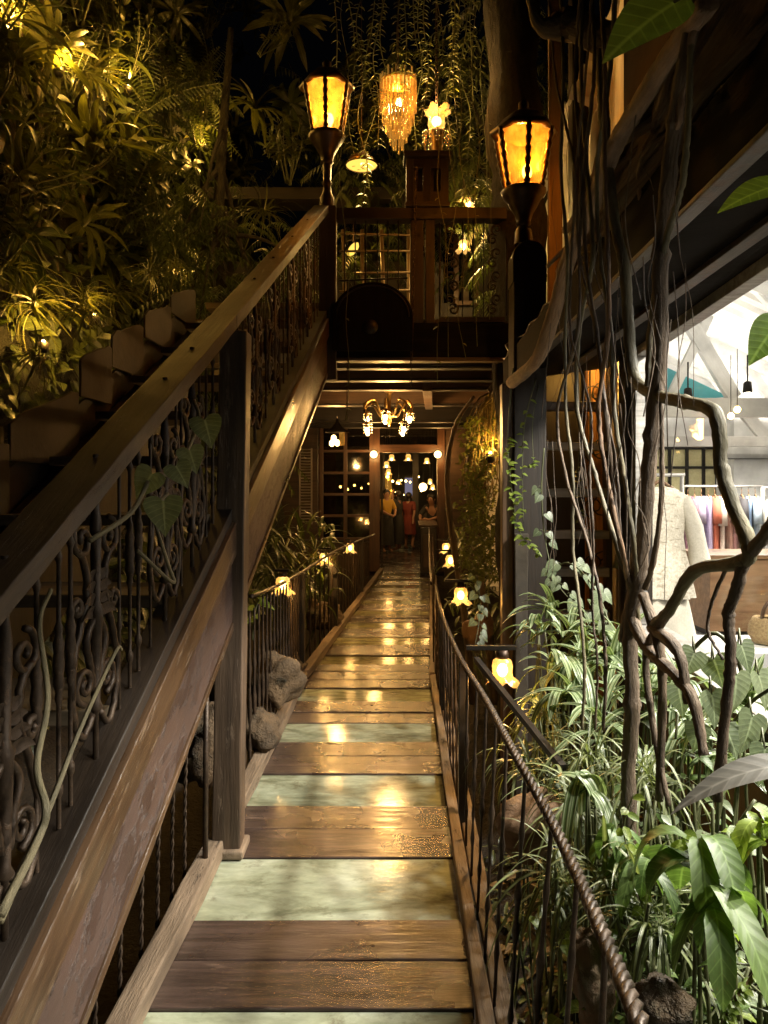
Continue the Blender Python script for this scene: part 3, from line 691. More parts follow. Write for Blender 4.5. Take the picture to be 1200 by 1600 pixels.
m = MB(); m.ball((.10, 20.5, 1.95), .05, 8); m.ball((.12, 20.44, 1.5), .045, 8); m.build('bulb', M['bulbamb'], cl_lamp)
pl = MB()
for x in (-.05, .86, 1.9):
    pl.beam((x, 20, 0), (x, 20, 3.1), .16, .16)
pl.build('interior_post', M['dark'], fac)
scr = thing('wall_screen', 'small bluish lit screen on the dark back wall seen through the doorway', 'screen', (.82, 22, 1.1))
m = MB(); m.box(.60, 1.02, 22.03, 22.08, 1.08, 2.02); m.build('frame', M['blackiron'], scr)
m = MB(); m.box(.63, .98, 22.005, 22.02, 1.40, 1.95); m.build('display', M['screen'], scr)
scr2 = thing('neon_sign', 'tiny cyan lit sign below the bluish screen inside the doorway', 'sign', (.88, 21.9, .7))
m = MB(); m.box(.82, .96, 21.92, 21.95, .78, 1.22); m.build('backing', M['blackiron'], scr2)
m = MB(); m.tube([(.86, 21.9, .85), (.86, 21.9, 1.12), (.92, 21.9, 1.15), (.92, 21.9, .86)], .02, 6); m.build('tube', M['cyan'], scr2)
for (x0, x1, yy, zz, lb_) in ((.0, 1.0, 21.0, 1.95, 'string of tiny warm lights deep inside the doorway'), (-1.5, -.2, 17.0, 1.75, 'added string of tiny warm lights imitating reflections in the window panes'), (.1, 1.2, 23.5, 1.6, 'lower string of tiny warm lights at the back wall inside')):  # the string behind the window is added, its bulbs imitate reflections in the panes
    t = thing('string_lights', lb_, 'string lights', ((x0+x1)/2, yy, zz), 'strings of tiny lights in the restaurant'); n = 9
    P = [V(lerp(x0, x1, k/(n-1)), yy, zz-.10*math.sin(PI*k/(n-1))+rr(-.05, .05)) for k in range(n)]; m = MB(); m.tube([V(x0-.2, yy, zz+.25)]+P+[V(x1+.2, yy, zz+.25)], .005, 4); m.build('wire', M['blackiron'], t)
    for q in P:
        m = MB(); m.ball(q+V(0, 0, -.03), rr(.018, .032), 7); m.build('bulb', M['bulbamb'], t)
hs = thing('host_stand', 'dark timber host stand at the right side of the doorway', 'stand', (.80, 13.4, 0))
m = MB(); m.box(.67, .95, 13.25, 13.6, .06, .86); m.build('cabinet', M['dark'], hs, .004)
m = MB(); m.box(.655, .965, 13.235, 13.615, .0, .058); m.build('plinth', M['blackiron'], hs, .004)
m = MB(); m.beam((.80, 13.2, .90), (.80, 13.66, .97), .34, .035); m.build('top', M['brown'], hs, .004)
m = MB(); m.box(.71, .91, 13.236, 13.25, .15, .75); m.build('front_panel', M['brown'], hs, .003)

# upper storey behind the landing
up = thing('upper_room', 'dim upper storey wall with an amber lit window behind the landing', 'building', (.3, 9.6, 2.84))
part('wall', M['dark'], [(-2.2, .80, 9.8, 9.9, 2.86, 4.6), (1.25, 1.64, 9.8, 9.9, 2.86, 4.6), (.80, 1.25, 9.81, 9.89, 2.86, 4.05)], up)
w = part('window', M['red'], [(.93, 1.0, 9.74, 9.80, 4.05, 4.95), (1.20, 1.27, 9.74, 9.8, 4.05, 4.95), (.93, 1.27, 9.735, 9.79, 4.0, 4.06)], up)
part('column', M['amberw'], [(1.06, 1.15, 9.9, 10.0, 2.9, 5.3)], up)
part('roof_edge', M['dark'], [(-2.4, 1.64, 9.2, 9.6, 5.2, 5.35)], up)
tre = MB()
for x in (-.42, -.24, .02, .28): tre.tube([(x, 8.2, 2.85), (x+rr(-.05, .05), 8.2, 4.45)], .022, 6)
for z in (3.3, 3.75, 3.95, 4.2, 4.4): tre.tube([(-.5, 8.17, z), (.34, 8.17, z+rr(-.03, .03))], .013, 5)
o = tre.build('bamboo_trellis', M['amberw']); tag(o, 'amber lit bamboo pole trellis on the upper level behind the landing', 'trellis')

# ================================================================== right side: lamp post, ladder, columns
lp = thing('timber_pillar', 'tall dark timber pillar with a rounded head carrying the larger amber lantern', 'pillar', (.88, 4.6, -.6))
m = MB(); m.box(.80, 1.0, 4.5, 4.7, -.6, 2.80, 10, .003); m.build('shaft', M['dark'], lp, .006)
pts = [(-.105, 0), (.105, 0), (.105, .16)]+[(.105*math.cos(a), .16+.10*math.sin(a)) for a in [PI*k/10 for k in range(1, 10)]]+[(-.105, .16)]
m = MB(); m.prism(pts, (.90, 4.6, 2.80), (1, 0, 0), (0, 0, 1), .19); m.build('head', M['dark'], lp, .005)
m = MB(); m.box(.735, .80, 4.53, 4.63, -.6, 2.18, 10, .003); m.build('side_board', M['trim'], lp, .004)
m = MB(); m.box(.80, .88, 4.462, 4.497, -.6, 1.25, 6, .006); m.build('stone_facing', M['panel'], lp, .006)
wl = thing('wall_lamp', 'small shaded lamp hidden by vines above the orange boards', 'wall lamp', (1.50, 5.0, 2.45))
m = MB(); m.lathe((1.46, 5.02, 2.42), [(.06, 0), (.05, .05), (.02, .08)], 12); m.build('shade', M['bronze'], wl)
m = MB(); m.ball((1.46, 5.02, 2.43), .022, 8); m.build('bulb', M['bulbamb'], wl)
m = MB(); m.tube([(1.46, 5.02, 2.49), (1.47, 5.12, 2.54), (1.48, 5.24, 2.5)], .008, 6); m.build('bracket', M['bronze'], wl)
WALL_LAMP = wl
lad = thing('wooden_ladder', 'ladder of dusty grey wooden rungs leaning behind the dark pillar', 'ladder', (1.25, 4.95, -.1))
for z in (.38, .68, .97, 1.22, 1.50, 1.81, 2.08):
    m = MB(); m.box(1.06, 1.50, 4.86, 4.98, z-.028, z+.028, 4, .003); m.build('rung', M['rung'] if z < 1.9 else M['brown'], lad, .004)
for x in (1.04, 1.52):
    m = MB(); m.beam((x, 4.95, -.3), (x, 4.99, 2.4), .04, .09); m.build('stile', M['brown'], lad, .004)
ow = thing('board_wall', 'orange lit board wall behind the ladder with iron scrollwork in front', 'wall', (1.6, 5.3, -.3))
m = MB()
for k in range(2): m.box(1.45+.075*k, 1.45+.075*k+.072, 5.25, 5.28, -.3, 2.75)
m.build('board', M['orange'], ow, .003)
m = MB(); m.box(.98, 1.46, 5.38, 5.42, -.3, 2.7); m.build('dark_board', M['dark'], ow)
m = MB()
for z in (.6, 1.0, 1.4, 1.8, 2.2):
    for s in (-1, 1):
        q = spiral((1.52+s*.03, z), .085, 1.3, PI/2*s, 16, s); m.tube([(a, 5.18, b) for a, b in q], .006, 5)
m.tube([(1.46, 5.18, .2), (1.46, 5.18, 2.5)], .006, 5); m.tube([(1.59, 5.18, .2), (1.59, 5.18, 2.5)], .006, 5)
m.build('scrollwork', M['blackiron'], ow)
ac = MB(); ac.box(1.20, 1.30, 5.32, 5.37, 2.6, 5.6, 6, .003)
tag(ac.build('amber_column', M['amberw'], None, .006), 'slender amber lit timber column right of the larger lantern', 'column')
# ================================================================== lit clothes shop on the right
def xw(Y): return 1.445+.066*(Y-4.2)
shop = thing('shop_building', 'low clothes shop with a long dark eave and big bright window', 'shop', (1.5, 4.4, 0))
def spart(name, mat, fn, bev=.003, parent=None):
    m = MB(); fn(m); return m.build(name, M[mat], parent or shop, bev)
def wb(m, y0, y1, z0, z1, d0=0.0, d1=.12, n=1):     # box along the shop wall, d = depth inwards
    m.hexa([(xw(y0)+d0, y0, z0), (xw(y0)+d1, y0, z0), (xw(y1)+d1, y1, z0), (xw(y1)+d0, y1, z0),
            (xw(y0)+d0, y0, z1), (xw(y0)+d1, y0, z1), (xw(y1)+d1, y1, z1), (xw(y1)+d0, y1, z1)])
spart('lower_wall', 'panel', lambda m: wb(m, -2.5, 4.36, -.6, .70))
spart('corner_post', 'dark', lambda m: wb(m, 4.30, 4.46, -.6, 2.33, -.03, .13))
spart('upper_wall', 'black_', lambda m: wb(m, -2.5, 4.46, 2.345, 4.7, 0, .10))
spart('window_sill', 'metal', lambda m: wb(m, -2.5, 4.29, .702, .74, -.06, .16))
def wfr(m):
    wb(m, 4.20, 4.295, .742, 2.335, .0, .07)
    wb(m, -2.5, 4.195, 2.285, 2.335, .0, .07)
    for y in (-.62, .75): wb(m, y, y+.07, .742, 2.283, .0, .07)
wfo = spart('window', 'metal', wfr)
spart('pane', 'shopglass', lambda m: wb(m, -2.4, 4.19, .745, 2.28, .03, .036), 0, wfo)
# eave: fascia, soffit, trim
EX = .72
spart('fascia', 'black_', lambda m: m.beam((EX+.02-.03, -2.5, 2.335), (EX+.12, 5.05, 2.315), .035, .19, None, 20, .002))
spart('fascia_edge', 'rust', lambda m: m.beam((EX-.01, -2.5, 2.228), (EX+.115, 5.05, 2.212), .045, .016, None, 20, .001))
spart('soffit', 'black_', lambda m: m.hexa([(EX+.02, -2.5, 2.245), (xw(-2.5)+.02, -2.5, 2.338), (xw(4.9)+.02, 4.9, 2.338), (EX+.10, 4.9, 2.245),
                                            (EX+.02, -2.5, 2.26), (xw(-2.5)+.02, -2.5, 2.352), (xw(4.9)+.02, 4.9, 2.352), (EX+.10, 4.9, 2.26)]))
spart('soffit_strip', 'rust', lambda m: m.beam((1.02, -2.5, 2.272), (1.16, 4.7, 2.272), .055, .02, None, 16, .001))
def roof(m):
    n = 60
    vs = []; fs = []; gs = []
    for i in range(n+1):
        y = -2.5+7.62*i/n*1.0; 
        for k, (x, z) in enumerate(((EX-.01, 2.44), (xw(y)+.1, 2.80))):
            zz = z+.018*math.sin(i*2*PI/3); vs.append((x+(.016*(y+2.5) if k == 0 else 0), y, zz)); gs.append((x, y, zz))
    for i in range(n): a = i*2; fs.append((a, a+1, a+3, a+2))
    m.add(vs, fs, gs, True)
rf = spart('roof', 'rust', roof, 0); sm = rf.modifiers.new('thick', 'SOLIDIFY'); sm.thickness = .006
# corrugated end of the sheet
def corr(m):
    for i in range(5): m.tube([(.80+.03*i-.0, 4.75+.08*i, 2.44), (1.15+.02*i, 4.75+.08*i, 2.66)], .028, 7)
spart('roof_ribs', 'rust', corr, 0)
# interior
IX0 = 1.62
spart('floor', 'shopfl', lambda m: m.box(1.62, 9, -2.5, 12, .04, .09), 0)
spart('back_wall', 'wallw', lambda m: (m.box(1.55, 3.70, 11.0, 11.1, .09, 5.0), m.box(3.70, 5.3, 11.0, 11.1, 2.16, 5.0), m.box(3.70, 5.3, 11.0, 11.1, .09, 1.0), m.box(4.98, 9, 10.4, 10.5, .09, 4.2), m.box(4.98, 5.06, 10.5, 11.0, .09, 4.2)), 0)
spart('side_wall', 'wallw', lambda m: (m.box(9, 9.1, -2.5, 12, .09, 4.2), m.box(1.55, 9, -2.6, -2.5, .09, 4.7), m.box(1.72, 1.80, 5.6, 11.0, .09, 4.7), m.hexa([(1.48, 4.50, .09), (1.52, 4.47, .09), (1.80, 5.6, .09), (1.72, 5.6, .09), (1.48, 4.50, 4.7), (1.52, 4.47, 4.7), (1.80, 5.6, 4.7), (1.72, 5.6, 4.7)])), 0)
def zc(x): return 4.75-.46*(x-1.5)
def ceiling(m):
    vs = []; fs = []; gs = []; n = 300
    for i in range(n+1):
        y = -2.5+13.6*i/n; b = .05*(1 if i % 6 in (0, 1, 2) else 0)
        for x in (1.5, 9): vs.append((x, y, zc(x)-b)); gs.append((x, y, 0))
    for i in range(n): a = i*2; fs.append((a, a+2, a+3, a+1))
    m.add(vs, fs, gs, False)
cl = spart('ceiling', 'ceil', ceiling, 0)
def rafters(m):
    for y in (1.6, 3.6, 5.6, 7.4, 9.4): m.beam((1.6, y, zc(1.6)-.10), (8.9, y, zc(8.9)-.10), .08, .16)
spart('rafters', 'white', rafters)
def ties(m):
    for y in (1.6, 3.6): m.beam((2.0, y, 3.02), (8.9, y, 3.02), .09, .14)
    m.beam((1.97, 7.4, 2.36), (8.9, 7.4, 2.36), .09, .19); m.beam((1.97, 9.4, 2.16), (8.9, 9.4, 2.16), .09, .13)
spart('tie_beams', 'white', ties)
def struts(m):
    for y, z in ((7.4, 2.46), (9.4, 2.22)):
        m.beam((2.7, y+.01, 3.9), (3.55, y+.01, z), .07, .14); m.beam((3.3, y+.02, 3.3), (2.9, y+.02, z), .06, .09); m.beam((4.6, y+.01, 3.25), (5.3, y+.01, z), .07, .12)
        m.beam((3.6, y+.015, 3.8), (4.9, y+.015, z), .07, .15)
spart('struts', 'white', struts)
def blu(m): m.prism([(0, 0), (1.0, .08), (0, .55)], (2.6, 7.62, 2.42), (1, 0, 0), (0, 0, 1), .02)
spart('blue_panel', 'skyblue', blu)
def grid(m):
    for x in (3.72, 4.29, 4.55, 4.80, 5.0): m.box(x-.022, x+.022, 10.96, 11.0, 1.0, 2.18)
    for z in (1.02, 1.88, 2.17): m.box(3.70, 5.2, 10.965, 10.995, z-.02, z+.02)
gw = spart('grid_window', 'blackiron', grid)
spart('woven_pane', 'cream', lambda m: m.box(3.70, 5.3, 11.0, 11.02, 1.0, 2.16), 0, gw)
# shop lights, then added fill lights for ceiling, dress and plants
WH = (1, .93, .82)
for (x, y, w) in ((3.2, .4, 40), (3.2, 2.9, 44), (3.6, 5.2, 46), (4.1, 8.4, 58)):
    light('shop_light', (x, y, 2.75 if y < 5 else 2.05), w, WH, typ='AREA', size=(1.6, .5), rot=(0, 0, 0))
for (x, y, w) in ((3.6, 4.6, 5), (3.9, 6.6, 15), (4.2, 8.5, 30), (4.4, 10.0, 24)):
    light('ceiling_fill', (x, y, 2.5), w, WH, typ='AREA', size=(3.2, .3), rot=(PI, 0, 0))  # fill without a fixture, added to brighten the ceiling
d = V(-.25, 1.5, -1.3); light('fill_spot', (2.35, 3.5, 2.6), 80, WH, .08, None, 'SPOT', None, d.to_track_quat('-Z', 'Y').to_euler(), math.radians(60))  # unseen spot added to brighten the hanging dress
for y, w in ((-1.2, 250), (.5, 370), (2.0, 420), (3.3, 430)):
    d = V(-1.65, 0, -2.1); light('fill_spot', (2.55, y, 3.05), w, WH, .10, None, 'SPOT', None, d.to_track_quat('-Z', 'Y').to_euler(), math.radians(95))  # unseen spots added to throw light through the window onto the plants
def spot(px, py, Y, label):
    p = at(px, py, Y); t = thing('spotlight', label, 'spotlight', p, 'ceiling spotlights in the shop')
    m = MB(); m.lathe(p, [(.02, .10), (.035, .09), (.045, 0), (.04, -.01)], 12, cap=True); m.build('housing', M['blackiron'], t)
    m = MB(); m.ball(p+V(0, 0, -.02), .033, 8); m.build('bulb', M['shopbulb'], t)
    m = MB(); m.tube([p+V(0, 0, .1), p+V(0, 0, .35)], .008, 5); m.build('stem', M['blackiron'], t)
spot(1027, 685, 9.0, 'glaring spotlight in the shop between the vine trunks'); spot(1168, 612, 7.0, 'small shop spotlight high under the white ribbed roof'); spot(1075, 622, 7.1, 'shop spotlight above the white tie beam')
for px, py in ((1152, 640), (1142, 650)):
    p = at(px, py, 6.6); t = thing('pendant_bulb', 'small amber bulb, upper of two by the white tie beam' if px > 1150 else 'small amber bulb, lower of two by the white tie beam', 'bulb', p)
    m = MB(); m.ball(p, .03, 8); m.build('bulb', M['bulbamb'], t); m = MB(); m.tube([p+V(0, 0, .03), p+V(0, 0, .55)], .004, 4); m.build('cord', M['blackiron'], t)
# counter, plinth, bag, air conditioner
ct = thing('shop_counter', 'teak boarded counter block standing in the shop', 'counter', (4.1, 7.4, .09))
m = MB(); m.box(3.15, 5.4, 7.06, 7.8, .16, .86, 2); m.build('body', M['teak'], ct, .004)
m = MB(); m.box(3.13, 5.42, 7.03, 7.82, .862, .90, 2); m.build('top', M['teak'], ct, .004); m = MB(); m.box(3.2, 5.35, 7.12, 7.75, .09, .158); m.build('plinth', M['dark'], ct)
m = MB(); m.box(2.10, 3.4, 4.7, 5.3, .09, .47); tag(m.build('display_plinth', M['wallw'], None, .006), 'low white display plinth inside the shop window', 'plinth')
bg = thing('woven_bag', 'round woven straw bag with a reddish handle on the white plinth', 'bag', (2.62, 4.98, .47))
m = MB(); m.lathe((2.62, 4.98, .47), [(.05, .0), (.10, .01), (.13, .07), (.125, .13), (.10, .18), (.09, .185), (.085, .17)], 18); m.build('body', M['basket'], bg)
m = MB(); m.tube([(2.62+.07*math.cos(a), 4.93, .64+.13*math.sin(a)) for a in [PI*k/12 for k in range(13)]], .013, 7); m.build('handle', M['red'], bg)
acu = thing('air_conditioner', 'white wall air conditioner high in the shop', 'air conditioner', (5.0, 10.3, 2.0))
m = MB(); m.prism([(0, 0), (.16, .0), (.22, .06), (.22, .26), (0, .28)], (5.15, 10.39, 1.98), (0, -1, 0), (0, 0, 1), .85); m.build('case', M['white'], acu, .01)
m = MB()
for k in range(3): m.box(4.78, 5.5, 10.19+.03*k, 10.2+.03*k, 1.972, 1.979)
m.build('vent', M['blackiron'], acu)
# garments
def garment(name, p, w, h, col, ang, label, group, sleeve=True, mat=None):
    t = thing(name, label, 'garment', p, group)
    mt = mat or surf('cloth', tuple(c*.8 for c in col), col, (.75, .9), (1, 1, 8), 6, .5, .006)
    m = MB(); n = 12; rows = [(.16, 0), (.5, -.04), (.95, -.10), (.9, -.3), (.92, -.6), (1.0, -1.0)]; vs = []; gs = []; fs = []
    ca, sa = math.cos(ang), math.sin(ang); k = rr(0, 6)
    for i, (ww, z) in enumerate(rows):
        for j in range(n):
            th = 2*PI*j/n; x = math.cos(th)*w/2*ww; yv = math.sin(th)*.045*(1+.4*math.sin(3*th+k)*(i > 2)); x += .008*math.sin(5*th+k)*(i > 2)
            vs.append(p+V(x*ca-yv*sa, x*sa+yv*ca, z*h-.04)); gs.append((x, yv, z))
    for i in range(len(rows)-1):
        for j in range(n): fs.append((i*n+j, i*n+(j+1) % n, i*n+n+(j+1) % n, i*n+n+j))
    m.add(vs, fs, gs, True)
    if sleeve:
        for s in (-1, 1): 
            q = [(s*w*.42, -.05-.04*h), (s*w*.55, -.04-.25*h), (s*w*.56, -.04-.45*h)]
            m.tube([p+V(x*ca, x*sa, z) for x, z in q], [.05, .05, .055], 7)
    m.build('cloth', mt, t)
    m = MB(); m.tube([p+V(-w*.45*ca, -w*.45*sa, -.075), p+V(0, 0, -.02), p+V(w*.45*ca, w*.45*sa, -.075)], .009, 6)
    m.tube([p+V(0, 0, -.02), p+V(0, 0, .03), p+V(.02*ca, .02*sa, .05), p+V(0, 0, .065)], .004, 4); m.build('hanger', M['teak'], t)
    return t
def rack(x0, x1, y, z, label):
    t = thing('clothes_rack', label, 'clothes rack', ((x0+x1)/2, y, .09)); m = MB(); m.tube([(x0, y, z), (x1, y, z)], .014, 7); m.build('bar', M['metal'], t)
    for x in (x0+.02, x1-.02):
        m = MB(); m.tube([(x, y, .09), (x, y, z)], .014, 7); m.build('upright', M['metal'], t)
        m = MB(); m.tube([(x, y-.22, .10), (x, y+.22, .10)], .014, 6); m.build('foot', M['metal'], t)
rack(3.62, 4.62, 8.9, 1.58, 'metal rack of coloured garments standing behind the teak counter'); rack(4.5, 5.9, 8.7, 1.56, 'metal rack of pale blouses at the far side of the shop')
gc_ = [((.22, .10, .13), 'mauve', 'first from the left'), ((.24, .12, .15), 'plum', 'second from the left'), ((.38, .32, .42), 'lilac', 'beside a plum one'), ((.46, .38, .55), 'pale lilac', 'before the red one'), ((.50, .13, .07), 'orange red', 'the brightest'), ((.62, .50, .42), 'pale patterned', 'beside the red one'), ((.30, .15, .11), 'brown', 'in the middle'), ((.28, .13, .12), 'russet', 'before a dark one'), ((.05, .045, .05), 'black', 'the darkest'), ((.20, .28, .42), 'blue', 'the only blue'), ((.35, .42, .50), 'denim grey', 'at the right end')]
for i, (c, nm, w) in enumerate(gc_):
    garment('hanging_garment', V(3.70+.082*i, 8.9, 1.50), .40, rr(.66, .82), c, PI/2+rr(-.5, -.2), nm+' garment on the coloured rack, '+w, 'garments on the coloured rack', i % 3 != 0)
for i in range(9):
    c = [(.70, .66, .58), (.58, .54, .46), (.74, .72, .68), (.62, .58, .54), (.45, .40, .33)][i % 5]
    garment('hanging_garment', V(4.62+.10*i, 8.7, 1.48), .42, rr(.62, .78), c, PI/2-.5+rr(-.15, .15), 'pale blouse hanging on the far rack of blouses', 'pale blouses on the far rack')
# cream dress on a hanger near the window
dr = thing('lace_dress', 'cream lace dress hanging just inside the shop window', 'dress', (1.95, 5.0, .4))
def dress(m, c, rows, n=40, fold=.14, nf=11):
    vs = []; gs = []; fs = []
    for i, (w, d, z) in enumerate(rows):
        for j in range(n):
            th = 2*PI*j/n; a = fold*min(1, max(.12, (1.25-z)*2.2)); k = 1+a*math.sin(nf*th+.6*math.sin(2*th))
            x, y_ = w*math.cos(th)*k, d*math.sin(th)*k; vs.append((c[0]+x, c[1]+y_, z)); gs.append((x, y_, z))
    for i in range(len(rows)-1):
        for j in range(n): fs.append((i*n+j, i*n+(j+1) % n, i*n+n+(j+1) % n, i*n+n+j))
    m.add(vs, fs, gs, True)
m = MB(); dress(m, (1.89, 5.0), [(.05, .04, 1.54), (.10, .06, 1.53), (.185, .085, 1.48), (.17, .09, 1.36), (.155, .09, 1.2), (.165, .10, 1.1), (.19, .12, 1.0), (.205, .14, .88), (.22, .15, .79)]); m.build('bodice', M['lace'], dr)
m = MB(); dress(m, (1.89, 5.0), [(.14, .09, .95), (.19, .13, .75), (.23, .16, .55), (.25, .17, .475)], 40, .06, 7); m.build('underskirt', M['cloth'], dr)
for s in (-1, 1):
    m = MB(); m.tube(catmull([(1.89+s*.15, 5.0, 1.46), (1.89+s*.21, 4.98, 1.30), (1.89+s*.245, 4.97, 1.12), (1.89+s*.26, 4.96, .98)], 4), [.055, .055, .055, .056, .058, .06, .06, .06, .062, .066, .07, .075, .085], 12); m.build('sleeve', M['cloth'], dr)
m = MB(); m.tube([(1.76, 5, 1.50), (1.89, 5, 1.585), (2.02, 5, 1.50)], .013, 7); m.tube([(1.89, 5, 1.58), (1.89, 5, 1.64), (1.915, 5, 1.66), (1.89, 5, 1.68)], .005, 5); m.build('hanger', M['teak'], dr)
for k in range(4):
    garment('hanging_garment', V(1.70+.065*k, 5.35, 1.56), .38, .95, (.62, .57, .47), PI/2-.35, 'off white garment crowded behind the cream lace dress', 'garments behind the lace dress', False)
rack(1.62, 2.2, 5.35, 1.63, 'metal rail holding off white garments behind the lace dress')

# ================================================================== lamps
def lantern(p, label, bulb_w, post_z, sc=1.0, gl='amber'):
    t = thing('street_lamp', label, 'street lamp', (p.x, p.y, post_z))
    r0, r1, H = .11*sc, .178*sc, .355*sc
    def ring(r, z, k): a = PI/6+k*PI/3; return p+V(r*math.cos(a), r*math.sin(a), z)
    for k in range(6):
        m = MB(); a, b, c, d = ring(r0, .012, k), ring(r0, .012, k+1), ring(r1, H, k+1), ring(r1, H, k)
        vs = []; gs = []; fs = []; n = 6
        for i in range(n+1):
            for j in range(n+1):
                q = a.lerp(b, .06+.88*i/n).lerp(d.lerp(c, .06+.88*i/n), j/n)
                if j == n: q = q+V(0, 0, .016*math.sin(i*PI/n*2)-.004)
                vs.append(q); gs.append((i/n*.3+k, j/n*.4, k))
        for i in range(n):
            for j in range(n): fs.append((i*(n+1)+j, (i+1)*(n+1)+j, (i+1)*(n+1)+j+1, i*(n+1)+j+1))
        m.add(vs, fs, gs); m.build('glass_pane', M[gl], t)
    m = MB()
    for k in range(6):
        pts = []; rad = []
        for i in range(19): pts.append(ring(lerp(r0+.006, r1+.006, i/18), H*i/18, k)); rad.append(.017+.005*math.sin(i*2.1))
        m.tube(pts, rad, 6)
    m.build('ribs', M['bronze'], t)
    m = MB(); m.lathe(p, [(r1-.01, H-.01), (r1+.03, H-.015), (r1+.036, H+.01), (r1-.005, H+.04), (.13*sc, H+.09), (.06*sc, H+.13), (.03*sc, H+.15), (.035*sc, H+.19), (.001, H+.22)], 6); o = m.build('roof', M['bronze'], t)
    m = MB(); m.lathe(p, [(.001, .0), (r0+.02, .0), (r0+.035, -.012), (r0+.02, -.04), (r0-.005, -.07), (r0-.02, -.10), (.06*sc, -.15), (.045*sc, -.20), (.05*sc, -.215), (.035*sc, -.23)], 12); m.build('base', M['bronze'], t)
    m = MB(); z = p.z-.23; m.lathe(V(p.x, p.y, 0), [(.034, z), (.03, z-.12), (.042, z-.14), (.03, z-.16), (.035, post_z+.12), (.055, post_z+.08), (.06, post_z+.0)], 12); m.build('pole', M['bronze'], t)
    m = MB(); m.tube([p+V(.02, -.01, 0), p+V(.02, -.01, .07)], .016, 7); m.ball(p+V(.02, -.01, .11), .032, 10, 1.5); m.build('bulb', M['bulb'], t)
    light('lamp_light', p+V(.02, -.08, .13), bulb_w*.5, AMB, .03, t); light('lamp_light', p+V(.02, -.01, .30), bulb_w*.5, AMB, .03, t)
    return t
lantern(V(-.433, LY, 4.22), 'amber glass lantern on the landing post at the stair head', 26, 3.66)
lantern(at(818, 297, 4.6), 'larger amber lantern on the dark rounded pillar', 22, 3.06, 1.0, 'orangeglass')
def tulip(m, p, s=1.0, up=-1):
    """ruffled tulip shade, opening down (up=-1) or up"""
    class Mod:
        def __call__(q, th, t): return 1+.16*max(0, t-.55)*2.2*math.sin(6*th)
        def dz(q, th, t): return up*.012*s*max(0, t-.6)*2.5*math.sin(6*th+1)
    prof = [(.024, 0), (.040, .012), (.046, .035), (.043, .065), (.048, .085), (.066, .104), (.072, .108)]
    m.lathe(p, [(r*s, z*s*up) for r, z in prof], 36, Mod())
light('lamp_light', (1.46, 4.98, 2.38), 3.5, AMB, .03, WALL_LAMP)
tl_n = 0
def rail_lamp(px, py, Y, label, side, w=6, s=1.0):
    p = at(px, py, Y); top = p+V(0, 0, .055*s)
    t = thing('railing_lamp', label, 'lamp', p, 'tulip lamps on the walkway railings')
    m = MB(); tulip(m, top, s); m.build('shade', M['tulip'], t)
    m = MB(); m.lathe(top, [(.001, .035), (.026*s, .034), (.028*s, 0), (.024*s, -.004)], 12); m.build('cap', M['bronze'], t)
    xr_ = side(Y)+(.07 if side is xr else -.05)
    m = MB(); m.beam((xr_, Y, top.z+.045), (p.x+(.06 if side is xr else -.06), Y, top.z+.045), .028, .018); m.build('arm', M['blackiron'], t)
    m = MB(); m.ball(top+V(0, 0, -.055*s), .024*s, 8, 1.3); m.build('bulb', M['bulb'], t)
    light('lamp_light', top+V(0, 0, -.085*s), w, WARM, .03, t)
rail_lamp(785, 1047, 3.25, 'ruffled tulip lamp nearest to the viewer, under its iron arm at the right railing', xr, 7)
rail_lamp(720, 930, 5.0, 'tulip lamp half hidden in leaves, right of the walkway', xr, 5)
rail_lamp(704, 876, 7.4, 'bright tulip lamp on the right railing beneath the farthest right one', xr, 5, 1.1)
rail_lamp(697, 856, 9.4, 'small tulip lamp at the far end of the right railing', xr, 5, 1.15)
rail_lamp(442, 914, 5.4, 'tulip lamp on the left railing beside the stair stringer', xl, 6, 1.15)
rail_lamp(507, 873, 7.7, 'tulip lamp on the left railing by the leafy bush', xl, 5, 1.15)
rail_lamp(547, 856, 9.4, 'small tulip lamp farthest along the left railing', xl, 5, 1.1)
ob = MB(); ob.box(-3.6, 1.75, 5.9, 6.1, 6.25, 6.45); ob.box(-.1, .1, -1, 6.5, 6.46, 6.6)
ob.box(1.53, 1.66, 5.93, 6.07, -.6, 6.25)
pg = thing('pergola', 'dark overhead timber frame carrying the hanging lamps and creepers', 'pergola', (.2, 6, -.6))
ob.build('beams', M['dark'], pg)
def cord(m, p, ztop, r=.004): m.tube([p, (p.x, p.y, ztop)], r, 5)
# tiered crystal chandelier
p = at(622, 172, 6.0); t = thing('crystal_chandelier', 'tiered crystal rod chandelier glowing among the hanging creepers', 'chandelier', p)
m = MB(); cord(m, p+V(0, 0, .30), 6.25); m.build('cord', M['bronze'], t)
m = MB(); m.lathe(p, [(.02, .33), (.05, .30), (.04, .24), (.145, .235), (.15, .22), (.14, .215)], 16); m.build('frame', M['brass'], t)
for R_, z0, z1, n in ((.145, .26, -.02, 26), (.125, .16, -.10, 24), (.10, .0, -.19, 20), (.07, -.10, -.27, 14), (.04, -.18, -.33, 9)):
    m = MB()
    for k in range(n):
        a = 2*PI*k/n; q = p+V(R_*math.cos(a), R_*math.sin(a), 0); l = rr(-.015, .015)
        m.tube([q+V(0, 0, z0+l+(.03 if k % 2 and R_ > .14 else 0)), q+V(0, 0, z1+l)], .0085, 5)
    m.build('crystal_tier', M['crystal'], t)
m = MB(); m.ball(p+V(.01, -.03, .05), .03, 10); m.build('bulb', M['bulb'], t)
light('lamp_light', p+V(0, 0, .05), 14, (1, .66, .22), .05, t)
